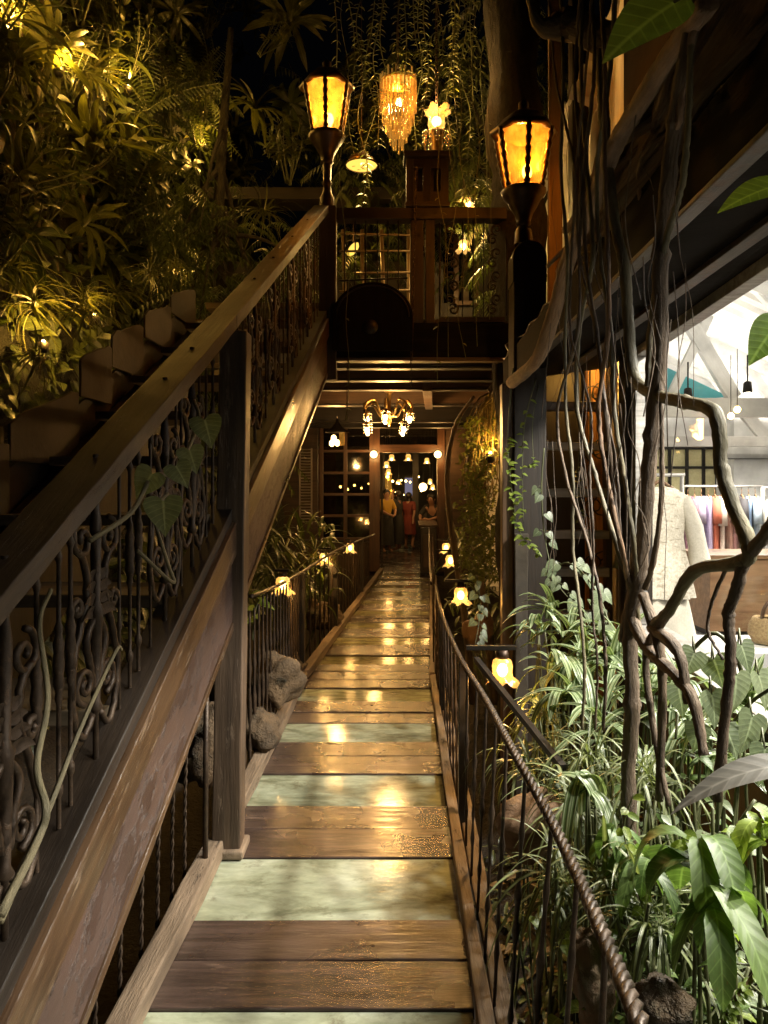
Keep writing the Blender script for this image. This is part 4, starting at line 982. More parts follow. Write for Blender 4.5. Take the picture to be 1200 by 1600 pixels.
# tulip pendant with crystal drops
p = at(682, 186, 6.0); t = thing('tulip_pendant', 'pendant lamp with a petal shade above dangling crystal drops', 'pendant lamp', p)
m = MB(); tulip(m, p+V(0, 0, -.10), 1.55, 1); m.build('shade', M['tulip'], t)
m = MB(); m.lathe(p+V(0, 0, -.10), [(.03, 0), (.07, -.01), (.06, -.04), (.045, -.05), (.05, -.10), (.04, -.16), (.055, -.21), (.06, -.25), (.045, -.30), (.01, -.32)], 14); m.build('body', M['brass'], t)
for k in range(12):
    a = 2*PI*k/12; m = MB()
    for j in range(4): m.ball(p+V(.105*math.cos(a), .105*math.sin(a), -.12-.03*j-.01*(k % 3)), .014, 6, 1.25)
    m.tube([p+V(.05*math.cos(a), .05*math.sin(a), -.11), p+V(.105*math.cos(a), .105*math.sin(a), -.11)], .004, 4); m.build('crystal_strand', M['clear'], t)
m = MB(); chain(m, p+V(0, 0, .05), (p.x, p.y, 6.25), .04, .004); m.build('chain', M['bronze'], t)
m = MB(); m.ball(p+V(0, 0, -.02), .04, 10); m.build('bulb', M['bulb'], t); light('lamp_light', p+V(0, -.02, .09), 12, WARM, .04, t)
# flat disc lamp
p = at(565, 258, 6.0); t = thing('disc_lamp', 'flat round pendant lamp seen from below, left of the chandeliers', 'pendant lamp', p)
m = MB(); m.lathe(p, [(.001, 0), (.06, 0), (.126, .0)], 26); m.build('diffuser', M['discglow'], t)
m = MB(); m.lathe(p, [(.128, -.008), (.134, .0), (.10, .05), (.03, .10), (.01, .12)], 26); m.build('shade', M['bronze'], t)
m = MB()
for k in range(9):
    a = rr(0, 6.28); r_ = rr(.03, .1); q = p+V(r_*math.cos(a), r_*math.sin(a), -.004); m.leaf(q, V(math.cos(a*3), math.sin(a*3), 0), .035, .012, 0, 'oval', 4)
m.build('pattern', M['bronze'], t)
m = MB(); cord(m, p+V(0, 0, .1), 6.3); m.build('cord', M['bronze'], t); light('lamp_light', p+V(0, 0, -.05), 5, (1, .66, .22), .08, t)
# two small lamps on the upper level
for px, py, lb_ in ((732, 318, 'small lit lamp above the landing handrail, right of the timber housing'), (724, 384, 'small tulip lamp hanging behind the landing balustrade')):
    p = at(px, py, 7.9); t = thing('pendant_lamp', lb_, 'pendant lamp', p)
    m = MB(); tulip(m, p+V(0, 0, .06), 1.1); m.build('shade', M['tulip'], t); m = MB(); cord(m, p+V(0, 0, .06), 6.3); m.build('cord', M['bronze'], t)
    m = MB(); m.ball(p, .03, 8); m.build('bulb', M['bulb'], t); light('lamp_light', p+V(0, -.02, -.06), 9, (1, .6, .17), .03, t)
p = at(552, 391, 8.9); t = thing('leaf_lamp', 'slanted leaf shaped amber lamp behind the landing trellis', 'lamp', p)
m = MB(); m.leaf(p+V(-.06, 0, -.07), V(.7, -.1, .9), .20, .10, 0, 'oval', 6, (0, -1, 0)); m.build('shade', M['discglow'], t); m = MB(); m.tube([p+V(0, .04, 0), p+V(0, .04, .5), p+V(0, .9, .6)], .006, 5); m.build('bracket', M['bronze'], t); light('lamp_light', p+V(0, -.15, 0), 5, AMB, .05, t)
# brass arm chandelier below the landing
p = at(608, 655, 8.0); t = thing('arm_chandelier', 'brass chandelier with curled arms and bare bulbs under the landing', 'chandelier', p)
m = MB(); m.lathe(p, [(.03, .42), (.06, .41), (.055, .30), (.025, .28), (.02, .12), (.045, .09), (.05, .06), (.02, .03), (.03, -.02), (.008, -.08)], 12); m.build('body', M['brass'], t)
for k in range(9):
    a = 2*PI*k/9+.35; c, s_ = math.cos(a), math.sin(a); rr_ = .31 if k % 2 else .24; dz = -.10 if k % 2 else .03
    m = MB(); m.tube(catmull([p+V(.03*c, .03*s_, .06), p+V(.09*c, .09*s_, .03), p+V(.15*c, .15*s_, .12), p+V(.21*c, .21*s_, .20), p+V(rr_*1.12*c, rr_*1.12*s_, .13), p+V(rr_*c, rr_*s_, dz+.05)], 5), .011, 6)
    m.lathe(p+V(rr_*c, rr_*s_, dz), [(.012, .06), (.03, .05), (.022, .0), (.018, -.01)], 10); arm = m.build('arm', M['brass'], t)
    m = MB(); q = p+V(rr_*c, rr_*s_, dz-.035); m.ball(q, .022, 9, 1.3); m.build('bulb', M['bulb'], arm)
    m = MB()
    for j in range(5):
        for i in range(3): m.ball(q+V(.045*math.cos(j*1.26), .045*math.sin(j*1.26), .06-.028*i), .009, 5)
    m.tube([q+V(.045*math.cos(e_*PI/12), .045*math.sin(e_*PI/12), .062) for e_ in range(25)], .004, 4); m.build('crystal_drops', M['clear'], arm)
light('lamp_light', p+V(0, -.02, -.13), 30, (1, .52, .15), .12, t)
# porch lantern with bulbs
p = at(527, 687, 10.2); t = thing('porch_lantern', 'hanging lantern with a dark conical roof and clustered bulbs before the window', 'lantern', p)
m = MB(); m.lathe(p, [(.17, .10), (.16, .115), (.07, .18), (.03, .24), (.01, .30)], 14); m.build('roof', M['blackiron'], t)
m = MB(); cord(m, p+V(0, 0, .3), 2.8); m.build('cord', M['blackiron'], t)
for dx, dz in ((-.05, .02), (.0, -.045), (-.075, -.05)):
    m = MB(); m.ball(p+V(dx, 0, dz), .038, 9, 1.25); m.build('bulb', M['globe'], t)
m = MB(); m.box(p.x+.03, p.x+.10, p.y-.04, p.y+.04, p.z-.08, p.z+.10); m.build('glass_box', M['crystal'], t)
light('lamp_light', p+V(-.02, -.09, -.08), 12, WARM, .05, t)
for px, lb_ in ((584, 'round globe lamp on the left door jamb'), (684, 'round globe lamp on the right door jamb')):
    p = at(px, 710, 13.82); t = thing('globe_lamp', lb_, 'lamp', p)
    m = MB(); m.ball(p, .068, 14); m.build('globe', M['globe'], t); m = MB(); m.tube([p+V(0, .06, 0), p+V(0, .13, .02)], .02, 6); m.build('bracket', M['brass'], t)
    light('lamp_light', p+V(0, -.12, 0), 7, WARM, .07, t)
# lamps inside the restaurant
for px, py, Y, s, lb_ in ((612, 716, 17.5, 1.3, 'petal lamp, leftmost high one inside the doorway'), (604, 727, 16.5, 1.25, 'petal lamp just below the leftmost one in the doorway'), (638, 716, 17.6, 1.4, 'petal lamp in the middle of the doorway top'), (667, 721, 19, 1.3, 'petal lamp at the right top of the doorway'), (607, 738, 19, 1.3, 'petal lamp above the person in yellow'), (661, 761, 18, 0, 'round paper globe lamp inside the doorway'), (672, 753, 18.3, 1.1, 'small lamp right of the paper globe, upper one'), (676, 762, 18.0, 1.1, 'small lamp right of the paper globe, lower one'), (623, 754, 21, 1.2, 'tiny lamp deep inside the doorway, left of the screen')):
    p = at(px, py, Y); t = thing('pendant_lamp', lb_, 'pendant lamp', p, 'lamps inside the restaurant')
    m = MB()
    if s: tulip(m, p+V(0, 0, .07*s), s)
    else: m.ball(p, .10, 12)
    m.build('shade', M['tulip'] if s else M['globe'], t)
    m = MB(); cord(m, p+V(0, 0, .07), 3.1, .006); m.build('cord', M['blackiron'], t)
    if s: m = MB(); m.ball(p+V(0, 0, -.02), .03, 8); m.build('bulb', M['bulb'], t)
    if py < 740 or not s: light('lamp_light', p+V(0, 0, -.16), 2.6, WARM, .06, t)

# ================================================================== people inside the doorway
def person(loc, hgt, rz, label, pose, top, skirt, sk_len, hair_len=.25):
    t = thing('person', label, 'person', loc); k = hgt/1.65
    J = dict(pel=(0, 0, .90), wst=(0, 0, 1.05), chs=(0, .01, 1.25), nck=(0, .0, 1.40), hd0=(0, -.01, 1.47), hd1=(0, -.015, 1.56), hd2=(0, .0, 1.63),
             shl=(-.17, 0, 1.36), shr=(.17, 0, 1.36), ell=(-.23, .0, 1.10), elr=(.23, 0, 1.10), wrl=(-.24, -.08, .88), wrr=(.24, -.08, .88), hal=(-.24, -.12, .80), har=(.24, -.12, .80),
             hil=(-.09, 0, .86), hir=(.09, 0, .86), knl=(-.10, -.02, .48), knr=(.10, -.02, .48), anl=(-.10, .02, .09), anr=(.10, .02, .09), tol=(-.11, -.13, .03), tor=(.11, -.13, .03))
    J.update(pose)
    rad = dict(pel=.13, wst=.105, chs=.12, nck=.052, hd0=.07, hd1=.088, hd2=.06, shl=.06, shr=.06, ell=.042, elr=.042, wrl=.03, wrr=.03, hal=.026, har=.026, hil=.09, hir=.09, knl=.06, knr=.06, anl=.042, anr=.042, tol=.035, tor=.035)
    E = [('pel', 'wst'), ('wst', 'chs'), ('chs', 'nck'), ('nck', 'hd0'), ('hd0', 'hd1'), ('hd1', 'hd2'), ('chs', 'shl'), ('chs', 'shr'), ('shl', 'ell'), ('shr', 'elr'), ('ell', 'wrl'), ('elr', 'wrr'), ('wrl', 'hal'), ('wrr', 'har'), ('pel', 'hil'), ('pel', 'hir'), ('hil', 'knl'), ('hir', 'knr'), ('knl', 'anl'), ('knr', 'anr'), ('anl', 'tol'), ('anr', 'tor')]
    def skin(name, keys, edges, add, mat):
        me = bpy.data.meshes.new(name); ix = {q: i for i, q in enumerate(keys)}
        me.from_pydata([Vector(J[q])*k for q in keys], [(ix[a], ix[b]) for a, b in edges], []); me.materials.append(mat)
        o = bpy.data.objects.new(name, me); COL.objects.link(o); o.parent = t
        md = o.modifiers.new('skin', 'SKIN'); me.skin_vertices or None
        for q in keys:
            sv = me.skin_vertices[0].data[ix[q]]; sv.radius = ((rad[q]+add)*k, (rad[q]+add)*k)
        me.skin_vertices[0].data[0].use_root = True; md.use_smooth_shade = True
        ss = o.modifiers.new('sub', 'SUBSURF'); ss.levels = 1; ss.render_levels = 2; return o
    keys = list(J); 
    fing = []
    for s, h, w in (('l', 'hal', 'wrl'), ('r', 'har', 'wrr')):
        hv = Vector(J[h]); d = (hv-Vector(J[w])).normalized(); sd = d.cross(V(0, 1, 0)); sd = sd.normalized() if sd.length > .1 else V(1, 0, 0)
        for i, (o_, l_) in enumerate(((-.024, .05), (-.008, .062), (.008, .065), (.022, .055), (-.04, .03))):
            q = 'f%s%d' % (s, i); J[q] = tuple(hv+sd*o_+d*(l_ if i < 4 else .005)); rad[q] = .009; keys.append(q); E.append((h, q))
    me = bpy.data.meshes.new('body')
    skin('body', keys, E, 0, M['skin'])
    skin('top', ['wst', 'pel', 'chs', 'shl', 'shr', 'ell', 'elr'], [('wst', 'pel'), ('wst', 'chs'), ('chs', 'shl'), ('chs', 'shr'), ('shl', 'ell'), ('shr', 'elr')], .018, top)
    m = MB(); c = Vector(J['pel'])*k; n = 20
    class Mod:
        def __call__(q, th, tt): return (1+.10*tt*math.sin(6*th))*(.8+.2*abs(math.cos(th)))
    m.lathe(t.location, [(.13*k, c.z+.14*k), (.17*k, c.z), (.19*k, c.z-.15*k), (.21*k, c.z-sk_len*k)], n, Mod()); m.build('skirt', skirt, t)
    h = Vector(J['hd1'])*k; m = MB(); m.ball(t.location+h+V(0, .022*k, .03*k), .10*k, 12, 1.05)
    m.lathe(t.location+h, [(.075*k, .04*k), (.085*k, -.05*k), (.07*k, -hair_len*k)], 10) if hair_len > .1 else None
    for i, v in enumerate(m.v):
        if v[1] < t.location.y+h.y-.045*k and v[2] < t.location.z+h.z+.05*k: m.v[i] = (v[0], t.location.y+h.y-.045*k, v[2])
    m.build('hair', M['hair'], t)
    m = MB(); f = t.location+h
    for s in (-1, 1): m.ball(f+V(s*.03*k, -.078*k, .005*k), .011*k, 6)
    m.build('eyes', M['black'], t); m = MB(); m.ball(f+V(0, -.088*k, -.02*k), .013*k, 6, 1.5); m.ball(f+V(0, -.078*k, -.055*k), .016*k, 6, .4)
    for s in (-1, 1): m.ball(f+V(s*.085*k, .0, -.01*k), .018*k, 6, 1.5)
    m.build('face', M['skin'], t)
    t.rotation_euler = (0, 0, rz); return t
person((.06, 18.4, 0), 1.56, .5, 'person in a yellow top and dark skirt inside the doorway', dict(ell=(-.2, -.08, 1.12), wrl=(-.08, -.26, 1.02), hal=(-.02, -.30, 1.0), elr=(.22, -.1, 1.12), wrr=(.1, -.28, 1.0), har=(.04, -.32, .98)), M['yel'], M['black'], .70, .05)
person((.66, 19.4, 0), 1.48, 2.6, 'person in a red dress walking away inside the doorway', dict(knl=(-.1, -.12, .5), anl=(-.1, -.02, .10), tol=(-.1, -.15, .06), ell=(-.24, .1, 1.12), wrl=(-.22, .14, .9), hal=(-.22, .15, .82)), M['redc'], M['redc'], .45, .3)
person((.36, 18.9, 0), 1.52, -2.0, 'person in dark clothes with a raised bare arm between two others', dict(elr=(.26, -.06, 1.45), wrr=(.16, -.1, 1.62), har=(.1, -.1, 1.68)), M['black'], M['black'], .7, .3)
person((1.02, 14.6, 0), 1.50, -.5, 'person in dark clothes leaning on the host stand', dict(chs=(0, -.09, 1.24), nck=(0, -.15, 1.37), hd0=(0, -.18, 1.43), hd1=(0, -.21, 1.51), hd2=(0, -.20, 1.58), shl=(-.17, -.12, 1.33), shr=(.17, -.12, 1.33), ell=(-.24, -.26, 1.14), wrl=(-.14, -.45, 1.07), hal=(-.08, -.52, 1.07), elr=(.2, -.28, 1.12), wrr=(.06, -.46, 1.07), har=(.0, -.52, 1.08)), M['black'], M['black'], .75, .05)
# ================================================================== planted bank on the left
PL = [(-4.2, 1.0), (-3.5, 3.0), (-2.95, 4.9), (-2.5, 6.6), (-2.25, 9), (-2.2, 14.5)]
def bank_x(Y, z=2.5):
    for (x0, y0), (x1, y1) in zip(PL, PL[1:]):
        if Y <= y1 or (x1, y1) == PL[-1]:
            t = (Y-y0)/(y1-y0); return lerp(x0, x1, t)-.10*(z-2.5)+.12*math.sin(Y*1.9+z*1.3)+.08*math.sin(z*2.7-Y)
vs = []; fs = []; gs = []; A, B = 56, 40
for i in range(A+1):
    for j in range(B+1):
        Y = 1.0+13.4*i/A; z = -.8+9.3*j/B; x = bank_x(Y, z)+rr(-.05, .05); vs.append((x, Y+rr(-.05, .05), z)); gs.append((x, Y, z))
for i in range(A):
    for j in range(B): a = i*(B+1)+j; fs.append((a, a+1, a+B+2, a+B+1))
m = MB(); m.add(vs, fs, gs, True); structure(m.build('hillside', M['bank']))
def on_bank(px, py, out=.0):
    Y = 3.0
    while Y < 14:
        p = at(px, py, Y)
        if p.x < bank_x(Y, p.z)+out: return p
        Y += .03
    return at(px, py, 9)
def rosette(name, n, L, W, mat, up=(.2, 1.2), droop=(.5, 1.3), shape='strap', spread=1, seg=7):
    m = MB()
    for i in range(n):
        a = 2*PI*i/n+rr(-.4, .4); e = rr(*up); d = V(math.cos(a)*math.cos(e)*spread, math.sin(a)*math.cos(e)*spread, math.sin(e))
        m.leaf(V(rr(-.03, .03), rr(-.03, .03), rr(-.02, .02)), d, L*rr(.6, 1.1), W*rr(.7, 1.15), rr(*droop), shape, seg)
    return m
def plant(name, label, cat, mats, group=None):     # mats: list of (partname, mb, material)
    t = thing(name, label, cat, (0, 0, 0), group)
    for pn, mb, mt in mats: mb.build(pn, mt, t)
    return t
def stemmed(n_st, H, nleaf, L, W, shape, spread=.35, heart=False, droop=.8):
    ms, ml = MB(), MB()
    for i in range(n_st):
        a = rr(0, 2*PI); top = V(math.cos(a)*spread*rr(.3, 1), math.sin(a)*spread*rr(.3, 1), H*rr(.7, 1.05)); mid = top*.5+V(rr(-.06, .06), rr(-.06, .06), .12*H)
        P = catmull([V(rr(-.04, .04), rr(-.04, .04), 0), mid, top], 6); ms.tube(P, [lerp(.010, .004, q/(len(P)-1)) for q in range(len(P))], 5)
        for j in range(nleaf):
            t_ = .25+.75*j/nleaf; k = int(t_*(len(P)-1)); b = P[k]; az = a+j*2.4+rr(-.4, .4); d = V(math.cos(az), math.sin(az), rr(.0, .8))
            q = b+d.normalized()*rr(.03, .08); ms.tube([b, q], .0025, 4)
            if heart: ml.heart(q, d+V(0, 0, -.7), d+V(0, 0, 1.2), L*rr(.6, 1.1))
            else: ml.leaf(q, d, L*rr(.6, 1.1), W*rr(.7, 1.1), droop*rr(.6, 1.2), shape, 6)
    return [('stem', ms, M['stem']), ('leaves', ml, None)]
def pinnate(nf, L, nl, ll, up=(.3, 1.2), droop=1.1, lw=.02):
    ms, ml = MB(), MB()
    for i in range(nf):
        a = 2*PI*i/nf+rr(-.3, .3); e = rr(*up); d = V(math.cos(a)*math.cos(e), math.sin(a)*math.cos(e), math.sin(e)); p = V(0, 0, 0); st = L*rr(.7, 1.1)/nl; P = [p.copy()]
        for j in range(nl):
            d = (d+V(0, 0, -droop/nl)).normalized(); p = p+d*st; P.append(p.copy()); sd = d.cross(V(0, 0, 1))
            if sd.length < .1: sd = V(1, 0, 0)
            sd.normalize(); k = math.sin(PI*min(1, .15+.85*j/nl))
            for s in (-1, 1): ml.leaf(p, d*.45+sd*s+V(0, 0, -.15), ll*k*rr(.8, 1.1)+.01, lw, .5, 'blade', 3)
        ms.tube(P, .006, 4)
    return ms, ml
# --- prototypes
protos = {}
protos['nest'] = plant('nest_fern', 'x', 'fern', [('fronds', rosette('f', 22, .60, .075, None, (.1, 1.3), (.6, 1.5)), LG['olive'])])
protos['nest2'] = plant('nest_fern', 'x', 'fern', [('fronds', rosette('f', 15, .6, .085, None, (-.2, 1.2), (.8, 1.8)), LG['dark'])])
protos['grassy'] = plant('strap_grass', 'x', 'grass clump', [('blades', rosette('f', 44, .62, .022, None, (.2, 1.45), (.8, 2.2), 'blade'), LG['olive'])])
q = stemmed(6, .8, 9, .15, .07, 'ovate'); protos['broad'] = plant('leafy_shrub', 'x', 'shrub', [('stem', q[0][1], M['stem']), ('leaves', q[1][1], LG['olive'])])
q = stemmed(6, .8, 10, .12, .035, 'blade'); protos['small'] = plant('leafy_shrub', 'x', 'shrub', [('stem', q[0][1], M['stem']), ('leaves', q[1][1], LG['dark'])])
ms, ml = pinnate(12, 1.0, 20, .14); protos['feather'] = plant('feather_fern', 'x', 'fern', [('stalk', ms, M['stem']), ('fronds', ml, LG['dark'])])
for o in protos.values(): o['_used'] = 0
def put(kind, px, py, label, out=.12, sc=1.0, group='dim plants on the garden bank', p=None, tilt=.7):
    o = protos[kind]; p = p or on_bank(px, py, out); first = not o['_used']; o['_used'] = 1
    return place(o, p, 0, sc*rr(.9, 1.1), label, first, (rr(-.25, .25)+.45*tilt, tilt*rr(.7, 1.2), rr(0, 6.28)) , group)
bandl = [('nest', 'olive strap leaved fern in the dim foliage of the left bank'), ('nest2', 'dark narrow leaved fern in the dim foliage of the left bank'), ('grassy', 'clump of thin arching blades in the dim foliage of the left bank'), ('broad', 'leafy shrub with oval leaves in the dim foliage of the left bank'), ('small', 'shrub with small narrow leaves in the dim foliage of the left bank'), ('feather', 'feathery dark fern in the dim foliage of the left bank')]
# named, lit ones
put('nest', 78, 75, 'fern with broad golden lit fronds at the upper left', .42, .75, None)
put('grassy', 150, 112, 'brightly lit tuft of blades right of the golden fern', .2, .6, None)
put('small', 205, 118, 'lit shrub with narrow golden leaves at the upper left', .2, .8, None)
put('broad', 322, 60, 'shrub with large drooping oval leaves high on the bank', .35, .8, None)
put('broad', 318, 190, 'shrub with yellow lit leaves beside a bright wall lamp glow', .45, .75, None)
put('nest', 45, 290, 'large pale olive fern at the left picture edge', .35, 1.0, None)
put('nest', 150, 245, 'large olive fern in the middle of the left bank', .35, 1.1, None)
put('nest2', 300, 260, 'golden edged drooping fern below the lit shrub', .3, 1.0, None)
put('grassy', 55, 480, 'tall golden lit grass clump beside the cement boards', .42, 1.0, None)
put('grassy', 15, 420, 'reddish lit grass clump at the left picture edge', .2, .9, None)
put('grassy', 140, 470, 'small bright tuft growing above the cement boards', .35, .45, None)
put('feather', 285, 400, 'thin golden fern standing above the tallest cement boards', .3, .6, None)
for px, py, sc_, lb_ in ((70, 565, .5, 'dim grass tuft drooping over the lowest visible cement board'), (142, 492, .45, 'dim grass tuft drooping over the second cement board'), (198, 462, .45, 'dim grass tuft drooping over the third cement board'), (242, 430, .4, 'dim grass tuft drooping over the fourth cement board'), (285, 420, .4, 'dim grass tuft drooping over the highest cement board')):
    Yq = 3.4+(px-70)*.0095; put('grassy', px, py, lb_, 0, sc_, None, at(px, py, Yq)+V(-.05, 0, 0), .5)
kinds = [('nest', 8), ('nest2', 7), ('broad', 14), ('small', 6), ('feather', 4), ('grassy', 5)]
ld = dict(bandl); spots_ = []
for r_ in range(8):
    for c_ in range(9): spots_.append((c_*56-30+rr(-22, 22)+(28 if r_ % 2 else 0), r_*62-25+rr(-20, 20)))
R.shuffle(spots_)
kk = [k for k, n in kinds for _ in range(n*2)]; R.shuffle(kk)
for (px, py), k in zip(spots_, kk):
    if py > 400 and px > 260: continue
    put(k, px, py, ld[k], rr(.05, .4), rr(.75, 1.15), 'dim '+{'nest': 'strap ferns', 'nest2': 'narrow ferns', 'broad': 'oval leaved shrubs', 'small': 'small leaved shrubs', 'feather': 'feathery ferns', 'grassy': 'grass clumps'}[k]+' on the left bank')
# a thin skin of creeper over the bank
m = MB()
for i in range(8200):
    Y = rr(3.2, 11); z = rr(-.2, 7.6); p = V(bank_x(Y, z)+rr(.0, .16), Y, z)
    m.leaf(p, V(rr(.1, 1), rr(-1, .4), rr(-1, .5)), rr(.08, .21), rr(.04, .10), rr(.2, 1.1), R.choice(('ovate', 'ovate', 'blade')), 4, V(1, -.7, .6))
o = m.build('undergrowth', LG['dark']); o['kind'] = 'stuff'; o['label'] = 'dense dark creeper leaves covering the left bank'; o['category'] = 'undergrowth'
# feathery dark trees behind the left lantern and over the landing
def dark_tree(x, y, z0, H, crown_r, label, n=150, ll=.2, mat='dark', cz=.55):
    t = thing('tree', label, 'tree', (x, y, z0)); m = MB(); b = V(x, y, z0); P = catmull([b, b+V(.1, 0, H*.35), b+V(-.05, .1, H*.7), b+V(.1, 0, H)], 6)
    m.tube(P, [lerp(.13, .03, i/(len(P)-1)) for i in range(len(P))], 8)
    tips = []
    for i in range(16):
        a = rr(0, 6.28); s = P[int(rr(.35, .95)*(len(P)-1))]; e = b+V(math.cos(a)*crown_r*rr(.5, 1), math.sin(a)*crown_r*rr(.5, 1), H*cz+crown_r*rr(-.9, 1.1)); q = catmull([s, s.lerp(e, .5)+V(0, 0, .15), e], 4)
        m.tube(q, [lerp(.03, .006, k/(len(q)-1)) for k in range(len(q))], 5); tips += q[3:]
    m.build('trunk', M['moss'], t); ml = MB()
    for i in range(n):
        c = R.choice(tips)+V(rr(-.3, .3), rr(-.3, .3), rr(-.35, .25)); a = rr(0, 6.28); d = V(math.cos(a), math.sin(a), rr(-.3, .7)).normalized()
        p = c.copy(); L = rr(.3, .6)
        for j in range(10):                                     # a drooping frond of leaflets
            d = (d+V(0, 0, -.13)).normalized(); p = p+d*(L/10); sd = d.cross(V(0, 0, 1)); sd.normalize()
            for s in (-1, 1): ml.leaf(p, d*.6+sd*s+V(0, 0, -.25), ll*rr(.4, .7), ll*.14, .5, 'blade', 2)
    ml.build('crown', LG[mat], t); return t
dark_tree(-1.65, 7.4, -.6, 6.8, 1.0, 'dark feathery tree behind the left amber lantern', 330, .17)
dark_tree(-2.0, 8.9, -.6, 5.4, .9, 'dark feathery tree lower down between bank and stair', 240, .17)
dark_tree(.35, 9.2, 2.86, 3.6, 1.3, 'dim tree crown rising behind the upper level, above the landing', 360, .2)
dark_tree(1.3, 7.4, -.6, 7.2, 1.0, 'dim tree to the right of the upper level, behind the larger lantern', 300, .2, 'dark', .8)
dark_tree(-.3, 11.5, 2.92, 6.0, 1.8, 'farthest dim tree behind the hanging creepers', 260, .24)
# bamboo stems at the far left
for i, (px, w) in enumerate(((22, .05), (60, .035), (-10, .05), (130, .02))):
    Y = on_bank(px, 300).y-.25; b = at(px, 420, Y); m = MB(); pts = [(b.x+.02*math.sin(k), Y, 1.2+.5*k) for k in range(12)]; m.tube(pts, [w*(1.06 if k % 2 else 1) for k in range(12)], 8)
    tag(m.build('bamboo_cane', M['barkgrn']), ('thick dark stem at the far left picture edge', 'dark stem beside the golden fern at the upper left', 'outermost dark stem at the left frame edge', 'thin pale stem right of the golden fern')[i], 'stem')
# garden uplights
for i, (px, py, w, lb_) in enumerate(((92, 98, 16, 'garden lamp hidden under the golden fern'), (200, 128, 11, 'garden lamp lighting the narrow golden leaves'), (322, 222, 8, 'garden lamp beside the yellow lit leaves'), (68, 525, 9, 'garden lamp behind the tall golden grass'), (10, 28, 10, 'garden lamp at the upper left picture corner'), (766, 700, 4, 'lamp glowing inside the root curtain at the right of the passage'), (148, 484, 1.6, 'garden lamp behind the small bright tuft'), (288, 418, 1.4, 'garden lamp behind the tallest cement boards'))):
    p = on_bank(px, py, .34) if px < 500 else at(px, py, 5.85); t = thing('garden_lamp', lb_, 'garden lamp', p+V(0, 0, -.10), 'garden lamps on the left bank')
    m = MB(); m.lathe(p+V(0, 0, -.10), [(.02, -.02), (.035, .0), (.04, .05), (.036, .052)], 10, cap=True); m.build('housing', M['blackiron'], t)
    m = MB(); m.ball(p+V(0, 0, -.04), .014, 7); m.build('bulb', M['bulbamb'], t)
    light('lamp_light', p+V(.05, -.05, .04), w*1.1, (1, .52, .09), .04, t)
# ================================================================== hanging creepers and lamps' greenery
def creeper(x, y, z0, z1, label, group, dens=1.0, ls=.055, mat='vine', sway=.05, bare=0.0, srad=.004):
    t = thing('hanging_creeper', label, 'creeper', (x, y, z1), group); ms, ml = MB(), MB(); n = max(3, int((z0-z1)/.35)); P = [V(x, y, z0)]
    for i in range(1, n+1): P.append(V(x+rr(-sway, sway), y+rr(-sway, sway), lerp(z0, z1, i/n)))
    P = catmull(P, 6); ms.tube(P, srad, 4); k = 0
    for p, q in zip(P, P[1:]):
        if (z0-p.z)/(z0-z1) < bare: continue
        L = (q-p).length; c = int(L/.045*dens+R.random())
        for j in range(c):
            b = p.lerp(q, R.random()); a = k*PI+rr(-.7, .7); k += 1; d = V(math.cos(a), math.sin(a)*.8, rr(-.5, .3)); ml.leaf(b, d, ls*rr(.6, 1.2), ls*.62, .4, 'ovate', 4, V(0, -.6, 1))
    ms.build('stem', M['stem'], t); ml.build('leaves', LG[mat], t); return t
g_ = 'creepers hanging around the chandeliers'
for i, (px, pe, Y, d_) in enumerate(((530, 190, 5.9, .9), (548, 250, 6.3, 1.0), (565, 330, 5.8, 1.2), (578, 300, 6.4, 1.2), (588, 230, 5.7, 1.3), (626, 112, 5.75, 1.6), (640, 150, 5.8, 1.6), (652, 240, 6.3, 1.4), (663, 190, 5.7, 1.6), (655, 120, 6.2, 1.5), (700, 230, 6.2, 1.4), (718, 205, 5.8, 1.6), (728, 250, 6.3, 1.4), (708, 120, 5.6, 1.4), (740, 160, 6.2, 1.0), (690, 90, 6.4, 1.2), (758, 300, 6.4, .8), (600, 130, 6.5, 1.0), (775, 230, 6.0, .8))):
    p = at(px, pe, Y); creeper(p.x, Y, 6.3, p.z, 'leafy creeper strand hanging among the chandeliers', g_, d_*1.4, .062)
for px, pe, Y in ((538, 660, 5.4), (688, 600, 5.3), (708, 560, 5.3), (722, 560, 5.35), (744, 540, 5.3), (760, 500, 5.4)):
    p = at(px, pe, Y); creeper(p.x, Y, 6.2, p.z, 'thin nearly bare creeper thread hanging past the landing', 'bare creeper threads before the landing', .12, .04, 'vine', .04, .2, .0022)
# creeper strands in front of the dark pillar, lit by the shop
def pathvine(name, pts, label, r, nleaf, ls, mat, kind='ovate', t0=.2, stem='stem', cat='vine'):
    t = thing(name, label, cat, Vector(pts[-1])); P = catmull(pts, 8); ms, ml = MB(), MB(); n = len(P); ms.tube(P, [lerp(r, r*.5, i/(n-1)) for i in range(n)], 5)
    for j in range(nleaf):
        u = lerp(t0, 1, (j+R.random())/nleaf); b = P[min(n-1, int(u*(n-1)))]; a = rr(0, 6.28); d = V(math.cos(a), -abs(math.sin(a))*.8, rr(-.4, .5))
        if kind == 'heart': q = b+d.normalized()*ls*.6; ms.tube([b, b.lerp(q, .5)+V(0, 0, .01), q], .0015, 4); ml.heart(q, V(d.x, d.y*.5, -.9), V(d.x*.3+rr(.2, .7), -1, .5), ls*rr(.7, 1.15))
        else: ml.leaf(b, d, ls*rr(.6, 1.2), ls*.55, .4, kind, 4, V(0, -.7, 1))
    ms.build('stem', M[stem], t); ml.build('leaves', LG[mat], t); return t
pathvine('creeper', [at(802, 575, 4.38), at(795, 650, 4.38), at(793, 700, 4.36), at(800, 770, 4.36), at(812, 830, 4.36), at(845, 872, 4.36)], 'bright green creeper trailing down the front of the dark pillar', .005, 46, .055, 'bright', 'ovate', .35)
